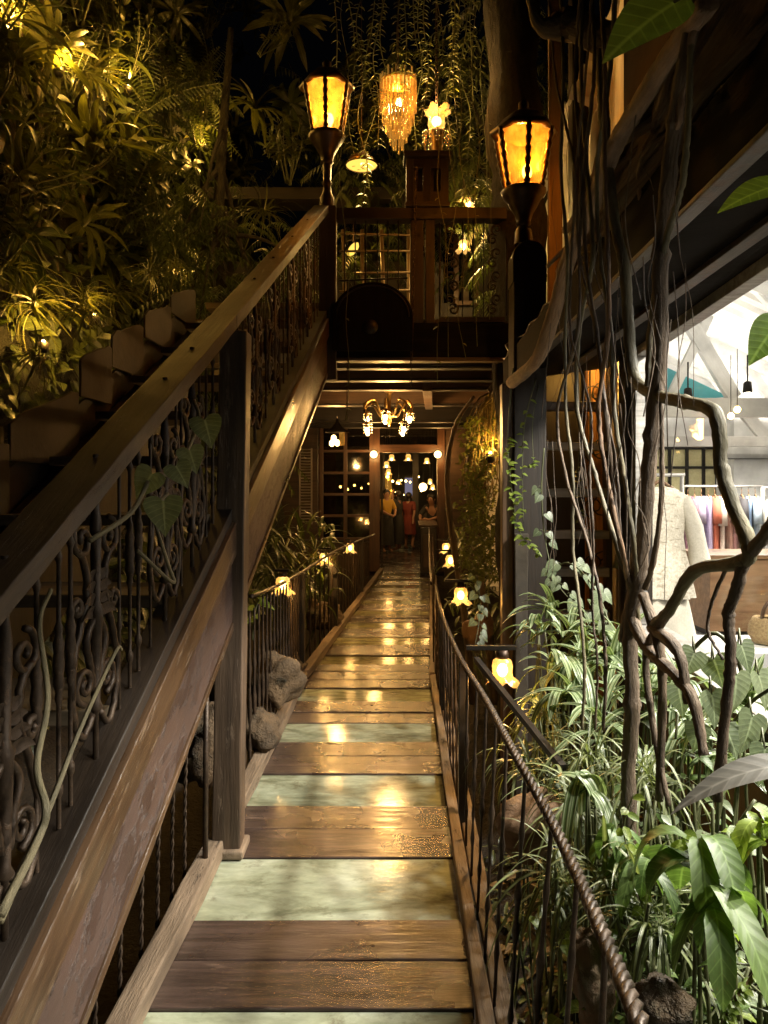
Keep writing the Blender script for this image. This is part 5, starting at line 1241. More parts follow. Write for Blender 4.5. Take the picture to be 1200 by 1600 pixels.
pathvine('creeper', [at(838, 590, 4.38), at(820, 660, 4.38), at(816, 740, 4.38), at(818, 815, 4.38)], 'second thinner creeper strand on the dark pillar', .004, 22, .045, 'bright')
pathvine('creeper', [at(842, 600, 4.5), at(832, 660, 4.45), at(833, 720, 4.42), at(828, 728, 4.4)], 'short creeper strand near the top of the dark pillar', .003, 8, .045, 'bright', 'ovate', .6)
pathvine('creeper', [at(850, 700, 4.3), at(846, 760, 4.3), at(850, 830, 4.3), at(862, 890, 4.2), at(880, 925, 4.1), at(920, 960, 4.0)], 'pale heart leaved creeper between the pillar and the ladder', .005, 15, .055, 'heart', 'heart')
pathvine('creeper', [at(905, 700, 4.6), at(903, 760, 4.6), at(908, 820, 4.6)], 'short leafy strand hanging before the orange boards', .003, 14, .045, 'vine')
pathvine('creeper', [at(960, 1000, 3.4), at(935, 930, 3.6), at(905, 890, 3.8), at(880, 880, 4.0), at(862, 905, 4.0)], 'heart leaved creeper arching above the bright plants', .005, 14, .065, 'heart', 'heart', .1)
pathvine('creeper', [at(745, 900, 4.7), at(750, 940, 4.6), at(748, 975, 4.5), at(742, 1010, 4.4)], 'pale leaved creeper beneath the half hidden tulip lamp', .004, 16, .05, 'heart', 'heart', .0)
# leafy creeper twined through the stair balusters
sv = pathvine('creeper', [at(0, 1430, 1.25), at(60, 1310, 1.42), at(72, 1262, 1.45), at(58, 1195, 1.5), at(75, 1090, 1.58), at(62, 975, 1.62), at(80, 920, 1.66)], 'pale bare creeper stem climbing the lower balusters', .010, 0, .05, 'heart', 'heart', .2, 'barkgrn')
sv = pathvine('creeper', [at(0, 1440, 1.25), at(75, 1268, 1.5), at(125, 1140, 1.68), at(180, 1020, 1.8), at(190, 1015, 1.85)], 'long pale creeper stem lying along the stair stringer', .008, 0, .05, 'heart', 'heart', .2, 'barkgrn')
hv = thing('creeper', 'creeper with a few large green leaves in the stair balusters', 'vine', at(250, 760, 2.25)); ms, ml = MB(), MB()
ms.tube(catmull([at(140, 845, 1.85), at(205, 800, 2.0), at(238, 745, 2.15), at(275, 735, 2.3), at(310, 660, 2.55), at(303, 625, 2.6)], 6), .007, 5)
ms.tube(catmull([at(215, 860, 2.0), at(270, 910, 2.2), at(262, 880, 2.2), at(240, 800, 2.15), at(262, 770, 2.2)], 6), .006, 5)
for px, py, Y, S_, dx in ((238, 752, 2.12, .085, -.5), (275, 740, 2.2, .075, .5), (255, 795, 2.1, .10, .1), (320, 668, 2.5, .10, .25), (296, 715, 2.35, .08, .3)):
    ml.heart(at(px, py-12, Y), V(dx, -.2, -.8), V(.2, -1, .45), S_)
ms.build('stem', M['barkgrn'], hv); ml.build('leaves', LG['heart'], hv)

# ================================================================== woody vines on the right
def trunk(name, pts, r, label, mat='bark', knots=1, n=8, extra=None, cat='vine'):
    t = thing(name, label, cat, Vector(pts[-1])); P = catmull(pts, 10); L = len(P); m = MB()
    if not hasattr(r, '__len__'): r = (r, r)
    rad = [lerp(r[0], r[1], i/(L-1))*.82*(1+.05*math.sin(i*.5)+rr(-.04, .04))*(1+(.28*knots if i % 20 == 0 and 5 < i < L-4 else 0)) for i in range(L)]
    P = [p+V(rr(-.0012, .0012), rr(-.0012, .0012), 0) for p in P]; m.tube(P, rad, n); m.build('stem', M[mat], t)
    if extra: extra(t)
    return t
trunk('woody_vine', [atv(1092, -90, 2.0), atv(1080, 40, 2.0), atv(1055, 190, 2.05), atv(1042, 300, 2.1), atv(1032, 400, 2.1), atv(1032, 545, 2.1), atv(1018, 680, 2.1), atv(1008, 800, 2.1), atv(998, 900, 2.08), atv(985, 985, 2.05), atv(988, 1100, 2.0), atv(982, 1200, 1.98), atv(985, 1300, 1.96), atv(990, 1480, 1.95)], (.021, .024), 'thickest dark vine trunk standing upright before the shop window', 'bark', 1.0, 10)
trunk('woody_vine', [atv(1085, 40, 1.95), atv(1068, 130, 1.98), atv(1060, 190, 2.0), atv(1052, 210, 2.0), atv(1042, 260, 2.02), atv(1035, 350, 2.05)], (.010, .008), 'slim orange brown shoot climbing on the thickest vine', 'barkred', .6)
trunk('woody_vine', [atv(1080, 60, 1.95), atv(1075, 200, 2.0), atv(1065, 290, 2.0), atv(1045, 360, 2.05), atv(1028, 440, 2.05), atv(1015, 545, 2.1), atv(1015, 700, 2.1)], (.008, .012), 'thin olive shoot beside the thickest vine trunk', 'barkgrn', .3)
trunk('woody_vine', [atv(1110, 0, 1.6), atv(1050, 80, 1.9), atv(985, 185, 2.3), atv(960, 230, 2.5), atv(925, 320, 2.9), atv(890, 400, 3.3), atv(865, 490, 3.7), atv(840, 560, 4.1), atv(800, 598, 4.4)], (.026, .036), 'long slanting brown vine running from the upper right to the eave corner', 'barkred', .3, 9)
trunk('woody_vine', [atv(938, 80, 2.2), atv(942, 150, 2.2), atv(946, 220, 2.2), atv(958, 330, 2.2), atv(976, 420, 2.2), atv(982, 500, 2.2), atv(992, 590, 2.18), atv(1030, 618, 2.1), atv(1070, 628, 2.05), atv(1118, 648, 1.95), atv(1128, 735, 1.9), atv(1150, 800, 1.88), atv(1172, 860, 1.86), atv(1150, 880, 1.87), atv(1085, 893, 1.9), atv(1045, 955, 1.95), atv(1020, 978, 2.0)], (.020, .015), 'olive vine that bends sharply in angles across the shop window', 'barkgrn', .5, 8)
trunk('woody_vine', [atv(1235, 770, 1.7), atv(1200, 830, 1.75), atv(1165, 875, 1.85), atv(1150, 925, 1.88), atv(1138, 960, 1.9), atv(1142, 1020, 1.9), atv(1135, 1100, 1.9), atv(1120, 1250, 1.85)], (.014, .012), 'dark vine rising at the right before the teak counter', 'bark', .6)
trunk('woody_vine', [atv(1165, 890, 1.85), atv(1140, 880, 1.85), atv(1110, 950, 1.9), atv(1108, 990, 1.9), atv(1130, 1030, 1.9)], (.005, .004), 'thin looping tendril before the teak counter', 'bark', 0, 5)
trunk('woody_vine', [atv(1030, 560, 2.12), atv(1034, 700, 2.12), atv(1032, 800, 2.1), atv(1020, 880, 2.1), atv(1008, 920, 2.1)], (.006, .010), 'thin dark vine close to the thickest trunk before the dress', 'bark', .2, 6)
trunk('woody_vine', [atv(1175, 540, 1.5), atv(1190, 640, 1.6), atv(1182, 800, 1.7), atv(1150, 960, 1.75), atv(1120, 1010, 1.8), atv(1115, 1090, 1.8)], (.004, .003), 'hair thin dark runner before the racks', 'bark', 0, 5) if False else None
def root_crown(t):
    m = MB()
    for pts, r in (([atv(1005, 930, 2.1), atv(1030, 1010, 2.1), atv(1035, 1090, 2.1), atv(1030, 1250, 2.1)], .016), ([atv(985, 960, 2.1), atv(1010, 1010, 2.15), atv(1060, 1060, 2.1), atv(1085, 1100, 2.0), atv(1100, 1180, 1.95)], .018), ([atv(1045, 955, 1.97), atv(1010, 1020, 2.0), atv(1020, 1130, 2.0), atv(1045, 1260, 1.95)], .012), ([atv(1020, 980, 2.0), atv(1060, 1020, 2.0), atv(1075, 1100, 2.0)], .017)):
        P = catmull(pts, 8); m.tube(P, [r*.8*(1.1-.4*i/len(P))*(1+rr(-.12, .12)) for i in range(len(P))], 8)
    m.build('root', M['bark'], t)
trunk('woody_vine', [atv(1000, 860, 2.12), atv(990, 930, 2.12), atv(975, 1000, 2.12)], (.024, .02), 'knotted fork where the vines meet above the bright plants', 'bark', .5, 9, root_crown)
# slim dark hanging stems left of the window
k = 0; names_ = 'first second third fourth fifth sixth seventh eighth ninth tenth eleventh twelfth'.split()
fork = atv(992, 935, 2.1)
for i_, (px0, px1, px2, px3, r, mt) in enumerate(((880, 886, 890, 905, .0075, 'barkgrn'), (898, 905, 878, 938, .006, 'bark'), (908, 926, 900, 992, .008, 'barkgrn'), (928, 915, 938, 992, .0065, 'bark'), (945, 950, 930, 992, .007, 'barkred'), (868, 905, 950, 992, .0055, 'bark'), (952, 938, 965, 1004, .008, 'barkgrn'), (915, 893, 915, 925, .0045, 'bark'))):
    kq = rr(.52, .60); mrg = px3 >= 990
    ends = [(px0+rr(-12, 12), -20), (px0, 120), (lerp(px0, px1, .6)+rr(-12, 12), 260), (px1, 400), (lerp(px1, px2, .5)+rr(-12, 12), 520), (px2+rr(-8, 8), 640), (lerp(px2, px3, .25)+rr(-10, 10), 740), (lerp(px2, px3, .6)+rr(-8, 8), 850)]
    P_ = [atv(u, v, 9, kq) for u, v in ends]
    if mrg: P_ += [fork+V(rr(-.012, .012), rr(.0, .02), rr(-.03, .05)), fork+V(.01, .01, -.09)]
    else: P_ += [atv(px3, 940, 9, kq), atv(px3+8, 1040, 9, kq), atv(px3+5, 1140, 9, kq)]
    trunk('slim_vine', P_, (r, r*rr(.8, 1.1)), 'slim', mt, .5, 6)
for o in [o for o in COL.objects if o.name.startswith('slim_vine')]: o['label'] = 'slim dark vine stem in the bundle between pillar and shop window'; o['group'] = 'slim vine stems left of the shop window'
ml = MB(); lf = thing('dry_leaf', 'curled brown dry leaf caught on the vine at the eave corner', 'leaf', at(930, 400, 2.6)); ml.leaf(at(905, 395, 2.75), V(1, -.2, .25), .16, .11, .6, 'ovate', 6, (0, -1, .3)); ml.leaf(at(915, 400, 2.8), V(.6, -.2, -.6), .12, .08, -.4, 'ovate', 6, (0, -1, .3)); ml.build('blade', LG['dry'], lf)
m = MB(); fr = thing('aerial_roots', 'hair fine aerial roots and tendrils dangling among the woody vines', 'roots', atv(960, 700, 2.2))
for i in range(42):
    px, py = rr(850, 1075), rr(120, 800); p = atv(px, py, 2.4, rr(.5, .62)); L_ = rr(.08, .5); m.tube(catmull([p, p+V(rr(-.012, .012), rr(-.02, .02), -L_*.3), p+V(rr(-.02, .02), rr(-.03, .03), -L_*.6), p+V(rr(-.03, .03), rr(-.03, .03), -L_)], 5), rr(.0006, .0016), 4)
o = m.build('rootlets', M['bark'], fr); o['kind'] = 'stuff'
ft = MB(); 
for i in range(70):
    t_ = R.random(); y0 = lerp(1.2, 2.6, t_); x0 = .78+rr(-.04, .12); z0 = 2.44+rr(0, .2); ft.tube(catmull([(x0, y0, z0), (x0-.04+rr(-.05, .05), y0+.25, z0+rr(-.06, .05)), (x0-.02+rr(-.06, .06), y0+.55, z0-rr(.0, .10))], 4), rr(.006, .02), 5)
ft.tube(catmull([(.9, .4, 2.62), (.86, 1.2, 2.60), (.82, 1.9, 2.52), (.80, 2.7, 2.46)], 6), [.13, .13, .13, .13, .12, .12, .12, .11, .11, .11, .10, .10, .10, .09, .09, .08, .07, .06, .04], 10)
tag(ft.build('root_mat', M['fibre']), 'brown fibrous mass of roots lying along the shop eave', 'roots')
# mossy tree behind the larger lantern
mt_ = thing('tree', 'mossy tree trunk rising behind the larger amber lantern', 'tree', (1.05, 5.75, -.6)); m = MB(); P = catmull([(1.12, 5.75, -.6), (1.10, 5.75, 1.5), (1.06, 5.75, 3.4), (1.02, 5.75, 4.6), (.98, 5.75, 6.4)], 12); m.tube(P, [.21+.02*math.sin(i*.8)+rr(-.012, .012) for i in range(len(P))], 14); m.build('trunk', M['moss'], mt_)
m = MB(); m.tube(catmull([at(826, -30, 2.4), at(838, 30, 2.4), at(858, 44, 2.4), at(885, 38, 2.4), at(910, 45, 2.35), at(950, 60, 2.3), at(1000, 40, 2.2), at(1060, -30, 2.1)], 6), [.016, .018, .02, .017, .016, .018, .02, .022, .022, .026, .03, .034, .032, .036, .04, .045, .04, .05, .055, .05, .05, .05, .045, .045, .05, .05, .05, .05, .05, .05, .05, .05, .05, .05, .05, .05, .05, .05, .05, .05, .05, .05, .05][:43], 9)
tag(m.build('branch', M['bark']), 'gnarled pale branch crossing the upper right corner', 'branch')
# big single leaves near the viewer
for px, py, Y, d, nrm, L, W, mat, lb_, cat in ((1075, -8, 1.25, V(-.85, -.1, -.5), V(-.3, -1, .3), .20, .105, 'broad', 'big green leaf hanging at the top beside the vines', 'leaf'), (1232, 285, 1.05, V(-1, -.05, -.22), V(.0, -.75, .7), .115, .055, 'bright', 'yellow green leaf reaching in from the right picture edge', 'leaf'), (1225, 495, 1.05, V(-.75, -.1, -.75), V(-.2, -1, .3), .09, .055, 'broad', 'dark green leaf tip at the right picture edge before the ribbed roof', 'leaf'), (1260, 1195, 1.15, V(-1, -.1, .12), V(0, -.4, 1), .24, .05, 'grey', 'curled grey brown frond at the right above the broad leaves', 'leaf')):
    b = at(px, py, Y); t = thing('large_leaf', lb_, cat, b); m = MB(); m.leaf(b, d, L, W, .5 if mat == 'grey' else .25, 'ovate', 12, nrm, .18); m.build('blade', LG[mat], t)
    m = MB(); m.tube([b-d.normalized()*.25+V(0, .06, .1), b-d.normalized()*.1+V(0, .02, .03), b, b+d.normalized()*L*.15], .003, 5); m.build('stalk', M['stem'], t)
# root curtain right of the passage
rc = thing('root_curtain', 'curtain of straw coloured roots draped right of the covered passage', 'hanging roots', at(740, 900, 6.3)); m = MB()
for i in range(85):
    t_ = R.random(); a = at(790-28*t_+rr(-5, 5), 598+22*t_+rr(-6, 10), 6.1+rr(-.2, .3)); e = at(lerp(778, 735, t_)+rr(-14, 10), rr(660, 790), 6.1+rr(-.3, .5)); mid = V(lerp(a.x, e.x, .55)+.0, (a.y+e.y)/2, lerp(a.z, e.z, .28)); m.tube(catmull([a, mid, e.lerp(mid, .3)+V(rr(-.05, .05), 0, 0), e], 4), rr(.0025, .006), 4)
o = m.build('strands', M['straw'], rc); o['kind'] = 'stuff'
m = MB(); m.tube(catmull([at(800, 588, 6.1), at(780, 596, 6.1), at(765, 612, 6.1)], 5), .03, 7); m.build('stem', M['bark'], rc)
ml = MB()
for i in range(1500): 
    p = at(rr(700, 785)*.5+rr(725, 785)*.5, rr(650, 905), 6.1+rr(-.35, .4)); ml.leaf(p, V(rr(-1, 1), rr(-1, .3), rr(-.8, .4)), rr(.03, .075), .025, .3, 'ovate', 3, V(0, -.6, 1))
ml.build('leaves', LG['vine'], rc)
for px0, lb_ in ((702, 'curved bare trunk arching beside the door at the passage right side'), (735, 'second dark trunk rising through the root curtain')):
    trunk('woody_vine', [at(px0+38, 1100, 7.0), at(px0+22, 950, 7.0), at(px0, 800, 7.2), at(px0-2, 720, 7.2), at(px0+12, 660, 7.2), at(px0+38, 620, 7.0)], (.045, .022), lb_, 'bark', .2, 8)
# ================================================================== bushes
bs = MB()
for i in range(210):
    a = rr(0, 6.28); e = rr(.1, 1.4); c = V(rr(-1.35, -.55), 7.9+rr(-.6, .9), rr(.35, 1.15)); d = V(math.cos(a)*math.cos(e), math.sin(a)*math.cos(e), math.sin(e)); bs.leaf(c, d, rr(.25, .48), rr(.03, .05), rr(.7, 1.7), 'blade', 6)
st_ = MB()
for i in range(12): st_.tube(catmull([(-.95+rr(-.3, .2), 7.9+rr(-.4, .5), -.6), (-.95+rr(-.3, .3), 7.9+rr(-.4, .5), .3), (-.95+rr(-.4, .4), 7.9+rr(-.5, .6), 1.0)], 4), .014, 5)
b_ = thing('leafy_bush', 'dark glossy bush of narrow leaves left of the walkway before the window', 'bush', (-.95, 7.9, -.6)); bs.build('leaves', LG['dark'], b_); st_.build('stem', M['stem'], b_)
bs = MB()
for i in range(240):
    c = V(rr(.75, 1.6), rr(7.0, 9.5), rr(-.3, 1.3)); bs.leaf(c, V(rr(-1, 1), rr(-1, .6), rr(-.3, 1)), rr(.14, .36), rr(.025, .05), rr(.5, 1.5), 'blade', 5)
b_ = thing('leafy_bush', 'dim bush of narrow leaves behind the lamps at the right of the passage', 'bush', (1.15, 8.2, -.6)); bs.build('leaves', LG['dark'], b_)
st_ = MB()
for i in range(9): st_.tube(catmull([(1.15+rr(-.3, .3), 8.2+rr(-.6, .6), -.7), (1.15+rr(-.3, .3), 8.2+rr(-.6, .6), .2), (1.15+rr(-.4, .4), 8.2+rr(-.7, .7), 1.1)], 4), .012, 5)
st_.build('stem', M['stem'], b_)
yl = pathvine('creeper', [at(395, 1000, 4.6), at(400, 950, 4.7), at(415, 925, 4.8)], 'small yellow leaved plant below the left railing lamp', .006, 7, .10, 'bright', 'ovate', .3)
# ================================================================== rocks
from mathutils import noise as mnoise
def rock(p, s, sx, sz, label, mat='rock'):
    m = MB(); n, k = 26, 18; o = V(rr(0, 90), rr(0, 90), rr(0, 90)); vs = []; fs = []; gs = []
    cuts = [(V(rr(-1, 1), rr(-1, 1), rr(-.6, 1)).normalized(), rr(.62, .86)) for _ in range(9)]
    for i in range(k+1):
        for j in range(n):
            th, ph = 2*PI*j/n, PI*i/k; u = V(math.sin(ph)*math.cos(th), math.sin(ph)*math.sin(th), -math.cos(ph)); q = u.copy()
            for c, t in cuts:
                e = q.dot(c)-t
                if e > 0: q = q-c*(e*.9)
            q = q*(1+.30*(mnoise.fractal(u*1.6+o, 1, 2, 5)))+u*(.05*mnoise.fractal(u*7+o, .8, 2, 4))
            vs.append((p[0]+q.x*s*sx, p[1]+q.y*s, p[2]+q.z*s*sz)); gs.append((q.x*s+o.x, q.y*s+o.y, q.z*s+o.z))
    for i in range(k):
        for j in range(n): fs.append((i*n+j, i*n+(j+1) % n, i*n+n+(j+1) % n, i*n+n+j))
    m.add(vs, fs, gs, True); return tag(m.build('rock', M[mat]), label, 'rock')
rock(at(432, 1065, 4.7), .17, 1.1, 1.0, 'large pale rock below the left railing lamp'); rock(at(400, 1140, 4.1), .14, 1, .9, 'pale rock lower down behind the left railing rods'); rock(at(325, 1160, 3.3), .17, .8, 1.1, 'rough grey rock seen between stringer and post'); rock(at(450, 1035, 5.9), .14, 1.1, .9, 'rock in the dim light behind the second railing post'); rock(at(500, 960, 8.0), .2, 1.2, .8, 'dim rock by the far left railing')
rock(at(840, 1285, 2.5), .12, 1.2, .95, 'orange brown boulder among the grasses behind the rope rail', 'terracotta'); rock(at(925, 1540, 1.6), .075, .8, 1.5, 'knobbly brown rock at the bottom behind the rope rail', 'terracotta'); rock(at(1035, 1570, 1.4), .06, 1, .9, 'small pale rock at the bottom right under the broad leaves', 'rock'); rock(at(750, 985, 6.2), .15, 1, 1, 'rock under the lamps at the right of the passage', 'terracotta')
# ================================================================== bright plants before the shop window
def clump(px, py, Y, label, n, L, W, mat, shape='strap', up=(.2, 1.4), droop=(.6, 1.8), name='strap_plant', cat='plant', stem=None, ground=None):
    p = at(px, py, Y); t = thing(name, label, cat, p); m = MB()
    for i in range(n):
        a = 2*PI*i/n+rr(-.5, .5); e = rr(*up); d = V(math.cos(a)*math.cos(e), math.sin(a)*math.cos(e), math.sin(e)); m.leaf(p+V(rr(-.03, .03), rr(-.03, .03), rr(-.03, .03)), d, L*rr(.55, 1.1), W*rr(.7, 1.15), rr(*droop), shape, 8)
    m.build('leaves', LG[mat], t)
    g = gz(p.x, p.y); ms = MB()
    if p.z-g > .05:
        for kk_ in range(3): ms.tube(catmull([(p.x+rr(-.06, .06), p.y+rr(-.02, .08), g-.02), (p.x+rr(-.04, .04), p.y, (g+p.z)/2), p], 4), .0045, 5)
        ms.build('stem', M['stem'], t)
    return t
cl_ = [(842, 985, 3.75, 'light striped plant leaning left at the foot of the dark pillar', 13, .26, .036, 'stripe'), (890, 1000, 3.6, 'striped plant under the ladder, brightest of the bed', 16, .28, .042, 'stripe'), (930, 985, 3.5, 'striped plant standing next to the window corner', 15, .28, .042, 'stripe'), (958, 1040, 3.1, 'striped plant just left of the vine fork', 15, .26, .04, 'stripe'),
 (905, 1075, 3.0, 'drooping striped plant in the middle of the bright bed', 14, .26, .046, 'stripe'), (865, 1050, 3.3, 'small striped plant right of the nearest tulip lamp', 12, .22, .035, 'stripe'), (940, 1130, 2.6, 'striped plant with long folded leaves beside the upright trunk', 14, .27, .04, 'stripe'), (1010, 1085, 2.7, 'striped plant behind the vine fork', 14, .28, .04, 'stripe'), (985, 1015, 3.3, 'striped plant pressed against the window sill', 12, .24, .034, 'stripe'), (1060, 1070, 2.6, 'striped plant in front of the white shop wall', 13, .26, .036, 'stripe'),
 (1055, 1180, 2.2, 'striped plant under the heart leaves', 13, .24, .034, 'stripe'), (1130, 1190, 2.1, 'striped plant low at the right edge of the bed', 13, .24, .034, 'stripe')]
cl_ += [(860, 960, 4.0, 'tallest pale striped plant under the ladder rungs', 14, .28, .04, 'stripe'), (1090, 1130, 2.2, 'striped plant left of the heart leaf vine', 13, .22, .034, 'stripe'), (915, 1035, 3.2, 'striped plant between the pillar foot and the upright trunk', 16, .26, .045, 'stripe'), (880, 1090, 2.9, 'striped plant just above the fine grasses', 14, .24, .042, 'stripe'), (1160, 1110, 2.0, 'striped plant behind the heart leaves at the right edge', 13, .22, .034, 'stripe')]
for c in cl_: clump(*c)
def oval_shrub(px, py, Y, H, label, n=7, nl=9, L=.10, W=.055, mat='broad', shape='ovate'):
    p = at(px, py, Y); g = gz(p.x, p.y); q = stemmed(n, max(.2, p.z-g), nl, L, W, shape, .16); t = thing('leafy_shrub', label, 'shrub', (0, 0, 0)); q[0][1].build('stem', M['stem'], t); q[1][1].build('leaves', LG[mat], t); t.location = (p.x, p.y, g)
oval_shrub(880, 1010, 3.5, 1, 'shrub with pale oval leaves under the ladder', 8, 9, .10, .05, 'heart')
oval_shrub(955, 1085, 2.7, 1, 'shrub with oval grey green leaves beside the upright trunk', 8, 9, .09, .05, 'heart')
oval_shrub(1040, 1130, 2.2, 1, 'shrub with glossy oval leaves right of the upright trunk', 8, 9, .08, .045, 'broad')
oval_shrub(1110, 1280, 1.75, 1, 'shrub of lime oval leaves above the broad leaved plant', 8, 8, .06, .036, 'bright')
oval_shrub(1000, 1300, 1.8, 1, 'shrub of small oval leaves at the trunk foot', 8, 8, .06, .034, 'broad')
oval_shrub(1165, 1430, 1.4, 1, 'leafy oval shrub at the bottom right picture edge', 9, 9, .07, .04, 'broad')
oval_shrub(1060, 1430, 1.5, 1, 'leafy oval shrub filling the bottom below the broad leaves', 9, 9, .07, .04, 'broad')
oval_shrub(905, 1120, 2.8, 1, 'pale oval leaved shrub filling the bed right of the nearest tulip lamp', 9, 8, .085, .052, 'heart')
oval_shrub(925, 1170, 2.45, 1, 'pale oval leaved shrub between the orange boulder and the upright trunk', 9, 8, .08, .05, 'heart')
oval_shrub(1020, 1190, 2.0, 1, 'pale oval leaved shrub close behind the upright trunk, to its right', 9, 8, .075, .046, 'heart')
oval_shrub(1085, 1215, 1.9, 1, 'pale oval leaved shrub below the heart leaf vine', 9, 8, .07, .045, 'heart')
oval_shrub(960, 1330, 1.8, 1, 'pale oval leaved shrub against the rope rail, low down', 9, 8, .065, .042, 'bright')
oval_shrub(1045, 1270, 1.85, 1, 'green oval leaved shrub before the foot of the upright trunk', 9, 8, .065, .042, 'broad')
oval_shrub(1150, 1260, 1.65, 1, 'pale oval leaved shrub under the grey frond', 9, 8, .065, .042, 'heart')
oval_shrub(1030, 1380, 1.6, 1, 'green oval leaved shrub left of the largest broad leaves', 9, 8, .06, .04, 'broad')
oval_shrub(1110, 1500, 1.38, 1, 'lowest oval leaved shrub, at the bottom right', 8, 8, .06, .04, 'bright')
gl_ = [(850, 1120, 3.0, 'fine arching grass clump below the nearest tulip lamp'), (880, 1170, 2.7, 'fine grass clump above the orange boulder'), (925, 1190, 2.4, 'fine grass clump between boulder and upright trunk'), (900, 1260, 2.2, 'fine grass clump just right of the orange boulder'), (960, 1260, 2.0, 'fine grass clump at the foot of the upright trunk'), (820, 1205, 2.8, 'fine grass clump left of the orange boulder, against the rope rail'), (1010, 1230, 2.0, 'fine grass clump right of the upright trunk'), (1060, 1290, 1.8, 'fine grass clump behind the broad hanging leaves'), (960, 1380, 1.75, 'fine grass clump low behind the rope rail'), (1020, 1440, 1.6, 'fine grass clump at the bottom under the broad leaves'), (1110, 1250, 1.9, 'fine grass clump below the grey frond'), (870, 1390, 1.9, 'thin dim grass clump in the dark gap by the rope rail'), (1150, 1330, 1.6, 'fine grass clump at the right picture edge')]
for c in [q for i, q in enumerate(gl_) if i not in (1, 4, 7, 10, 12)]: clump(*c, 46, .30, .0105, 'grass', 'blade', (.1, 1.45), (1.0, 2.6), 'strap_grass', 'grass clump')
bl_ = [(918, 1225, 1.95, 'dark ribbed broad leaved plant beside the rope rail', 8, .17, .05, 'stripe'), (965, 1310, 1.75, 'ribbed leaf plant low behind the rope rail', 8, .16, .045, 'broad'), (1090, 1330, 1.45, 'broad glossy leaved plant hanging at the lower right, largest leaves', 9, .20, .062, 'broad'), (1140, 1400, 1.35, 'broad leaved plant with yellowing tips at the right edge', 9, .20, .05, 'broad'), (1010, 1345, 1.65, 'narrow glossy plant between the trunk and the broad leaves', 9, .17, .035, 'broad'), (1185, 1300, 1.45, 'lime green leafy plant at the right picture edge', 9, .14, .045, 'bright')]
for c in bl_: clump(*c, 'strap', (-.4, .9), (1.2, 2.6), 'broadleaf_plant', 'plant')
pathvine('creeper', [at(1180, 1250, 1.5), at(1135, 1310, 1.48), at(1100, 1330, 1.46), at(1060, 1300, 1.5)], 'creeper of rounded lime leaves above the broad leaved plant', .004, 16, .045, 'bright', 'oval', .0)
pathvine('creeper', [at(1005, 1420, 1.6), at(985, 1350, 1.65), at(975, 1290, 1.7), at(990, 1240, 1.7)], 'small round leaved shoot low beside the trunk', .003, 12, .035, 'bright', 'oval', .0)
pathvine('creeper', [at(1200, 1500, 1.3), at(1150, 1560, 1.28), at(1130, 1600, 1.27)], 'yellow moss like sprig at the bottom right corner', .006, 40, .02, 'bright', 'oval', .0, 'amberw')
# heart leaved vine at the right
hv = thing('heart_vine', 'vine with large grey green heart leaves at the right before the shop', 'vine', at(1120, 1250, 1.65)); ms, ml = MB(), MB()
ms.tube(catmull([at(1120, 1300, 1.7), at(1130, 1150, 1.65), at(1160, 1060, 1.6), at(1120, 990, 1.6), at(1070, 1025, 1.65)], 6), .005, 5); ms.tube(catmull([at(1130, 1150, 1.65), at(1170, 1100, 1.55), at(1230, 1060, 1.5)], 6), .004, 5)
for px, py, Y, S_, dx, dz, nx_ in ((1158, 1028, 1.55, 0.062, .25, -.9, .5), (1150, 1075, 1.5, 0.076, -.1, -1, .6), (1112, 1105, 1.5, 0.068, .1, -1, .5), (1085, 1040, 1.6, 0.057, -.4, -.7, .1), (1115, 1050, 1.62, 0.065, .2, -.8, -.2), (1175, 1140, 1.45, 0.076, -.3, -.8, .6), (1135, 1160, 1.5, 0.061, .3, -.8, .5), (1185, 1075, 1.6, 0.076, .2, -.9, .7), (1090, 1155, 1.55, 0.053, -.2, -.8, .1), (1195, 1190, 1.4, 0.068, -.2, -.9, .3), (1060, 1095, 1.7, 0.065, .1, -.9, .0), (1130, 1215, 1.55, 0.061, .0, -.9, .4)):
    b = at(px, py-20, Y); ms.tube([b+V(.02, .06, -.05), b+V(.01, .03, .03), b], .002, 4); ml.heart(b, V(dx, -.25, dz), V(nx_, -1, .4), S_)
ms.build('stem', M['stem'], hv); ml.build('leaves', LG['heart'], hv)
m = MB()
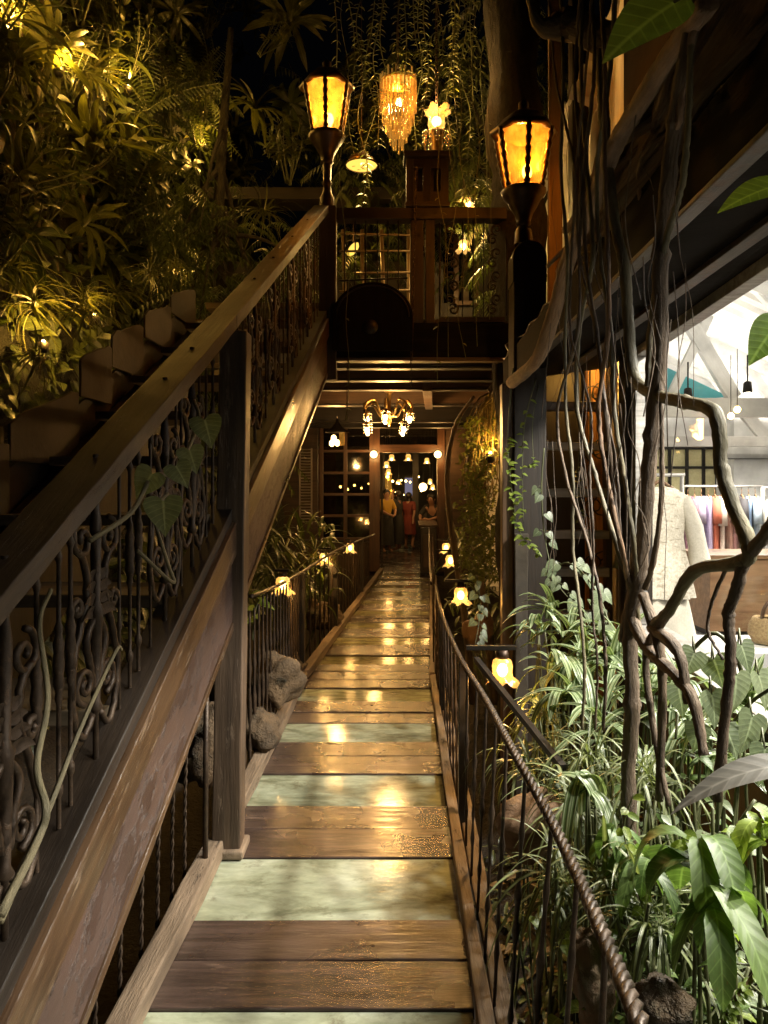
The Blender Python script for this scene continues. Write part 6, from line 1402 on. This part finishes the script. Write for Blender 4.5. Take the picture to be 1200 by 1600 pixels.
for i in range(900):
    x = rr(.5, 1.4); y_ = rr(1.0, 4.3)
    if x > xw(y_)-.06 or x < xr(y_)+.2: continue
    m.leaf((x, y_, gz(x, y_)+rr(0, .05)), V(rr(-1, 1), rr(-1, 1), rr(.0, .8)), rr(.06, .2), rr(.01, .035), rr(.5, 1.5), 'blade', 4)
o = m.build('ground_cover', LG['dark']); o['kind'] = 'stuff'; o['label'] = 'low leafy ground cover between the walkway and the shop'; o['category'] = 'ground cover'
m = MB()
for i in range(420):
    x = rr(.5, 1.25); y_ = rr(1.0, 4.0); p = V(x, y_, gz(x, y_)+rr(.01, .03)); a = rr(0, 6.28); m.leaf(p, V(math.cos(a), math.sin(a), rr(-.1, .3)), rr(.05, .12), rr(.02, .05), .3, 'ovate', 4)
o = m.build('leaf_litter', LG['dry']); o['kind'] = 'stuff'; o['label'] = 'brown fallen leaves on the soil behind the rope rail'; o['category'] = 'leaf litter'
for o in list(protos.values()): del o['_used']
EXPO = 1.0
# ================================================================== camera, sky, render settings
cd = bpy.data.cameras.new('camera'); cam = bpy.data.objects.new('camera', cd); COL.objects.link(cam)
cam.location = (0, 0, EYE); cam.rotation_euler = (PI/2, 0, 0); cd.sensor_fit = 'VERTICAL'; cd.sensor_height = 36; cd.sensor_width = 27
cd.lens = F/1600*36; cd.shift_y = (HOR-800)/1600; cd.clip_start = .05; cd.clip_end = 500; SC.camera = cam
w = bpy.data.worlds.new('World'); SC.world = w; w.use_nodes = True; nt = w.node_tree
sky = nt.nodes.new('ShaderNodeTexSky'); sky.sky_type = 'NISHITA'; sky.sun_disc = False; sky.sun_elevation = math.radians(-4); sky.sun_rotation = math.radians(200)
nt.links.new(sky.outputs[0], nt.nodes['Background'].inputs[0]); nt.nodes['Background'].inputs[1].default_value = .02
SC.view_settings.view_transform = 'Standard'; SC.view_settings.look = 'None'; SC.view_settings.gamma = 1; SC.view_settings.exposure = EXPO
c = SC.cycles; c.max_bounces = 7; c.diffuse_bounces = 3; c.glossy_bounces = 3; c.transmission_bounces = 4; c.transparent_max_bounces = 14
c.sample_clamp_indirect = 4; c.sample_clamp_direct = 0; c.caustics_reflective = False; c.caustics_refractive = False; c.use_denoising = True; c.use_light_tree = True
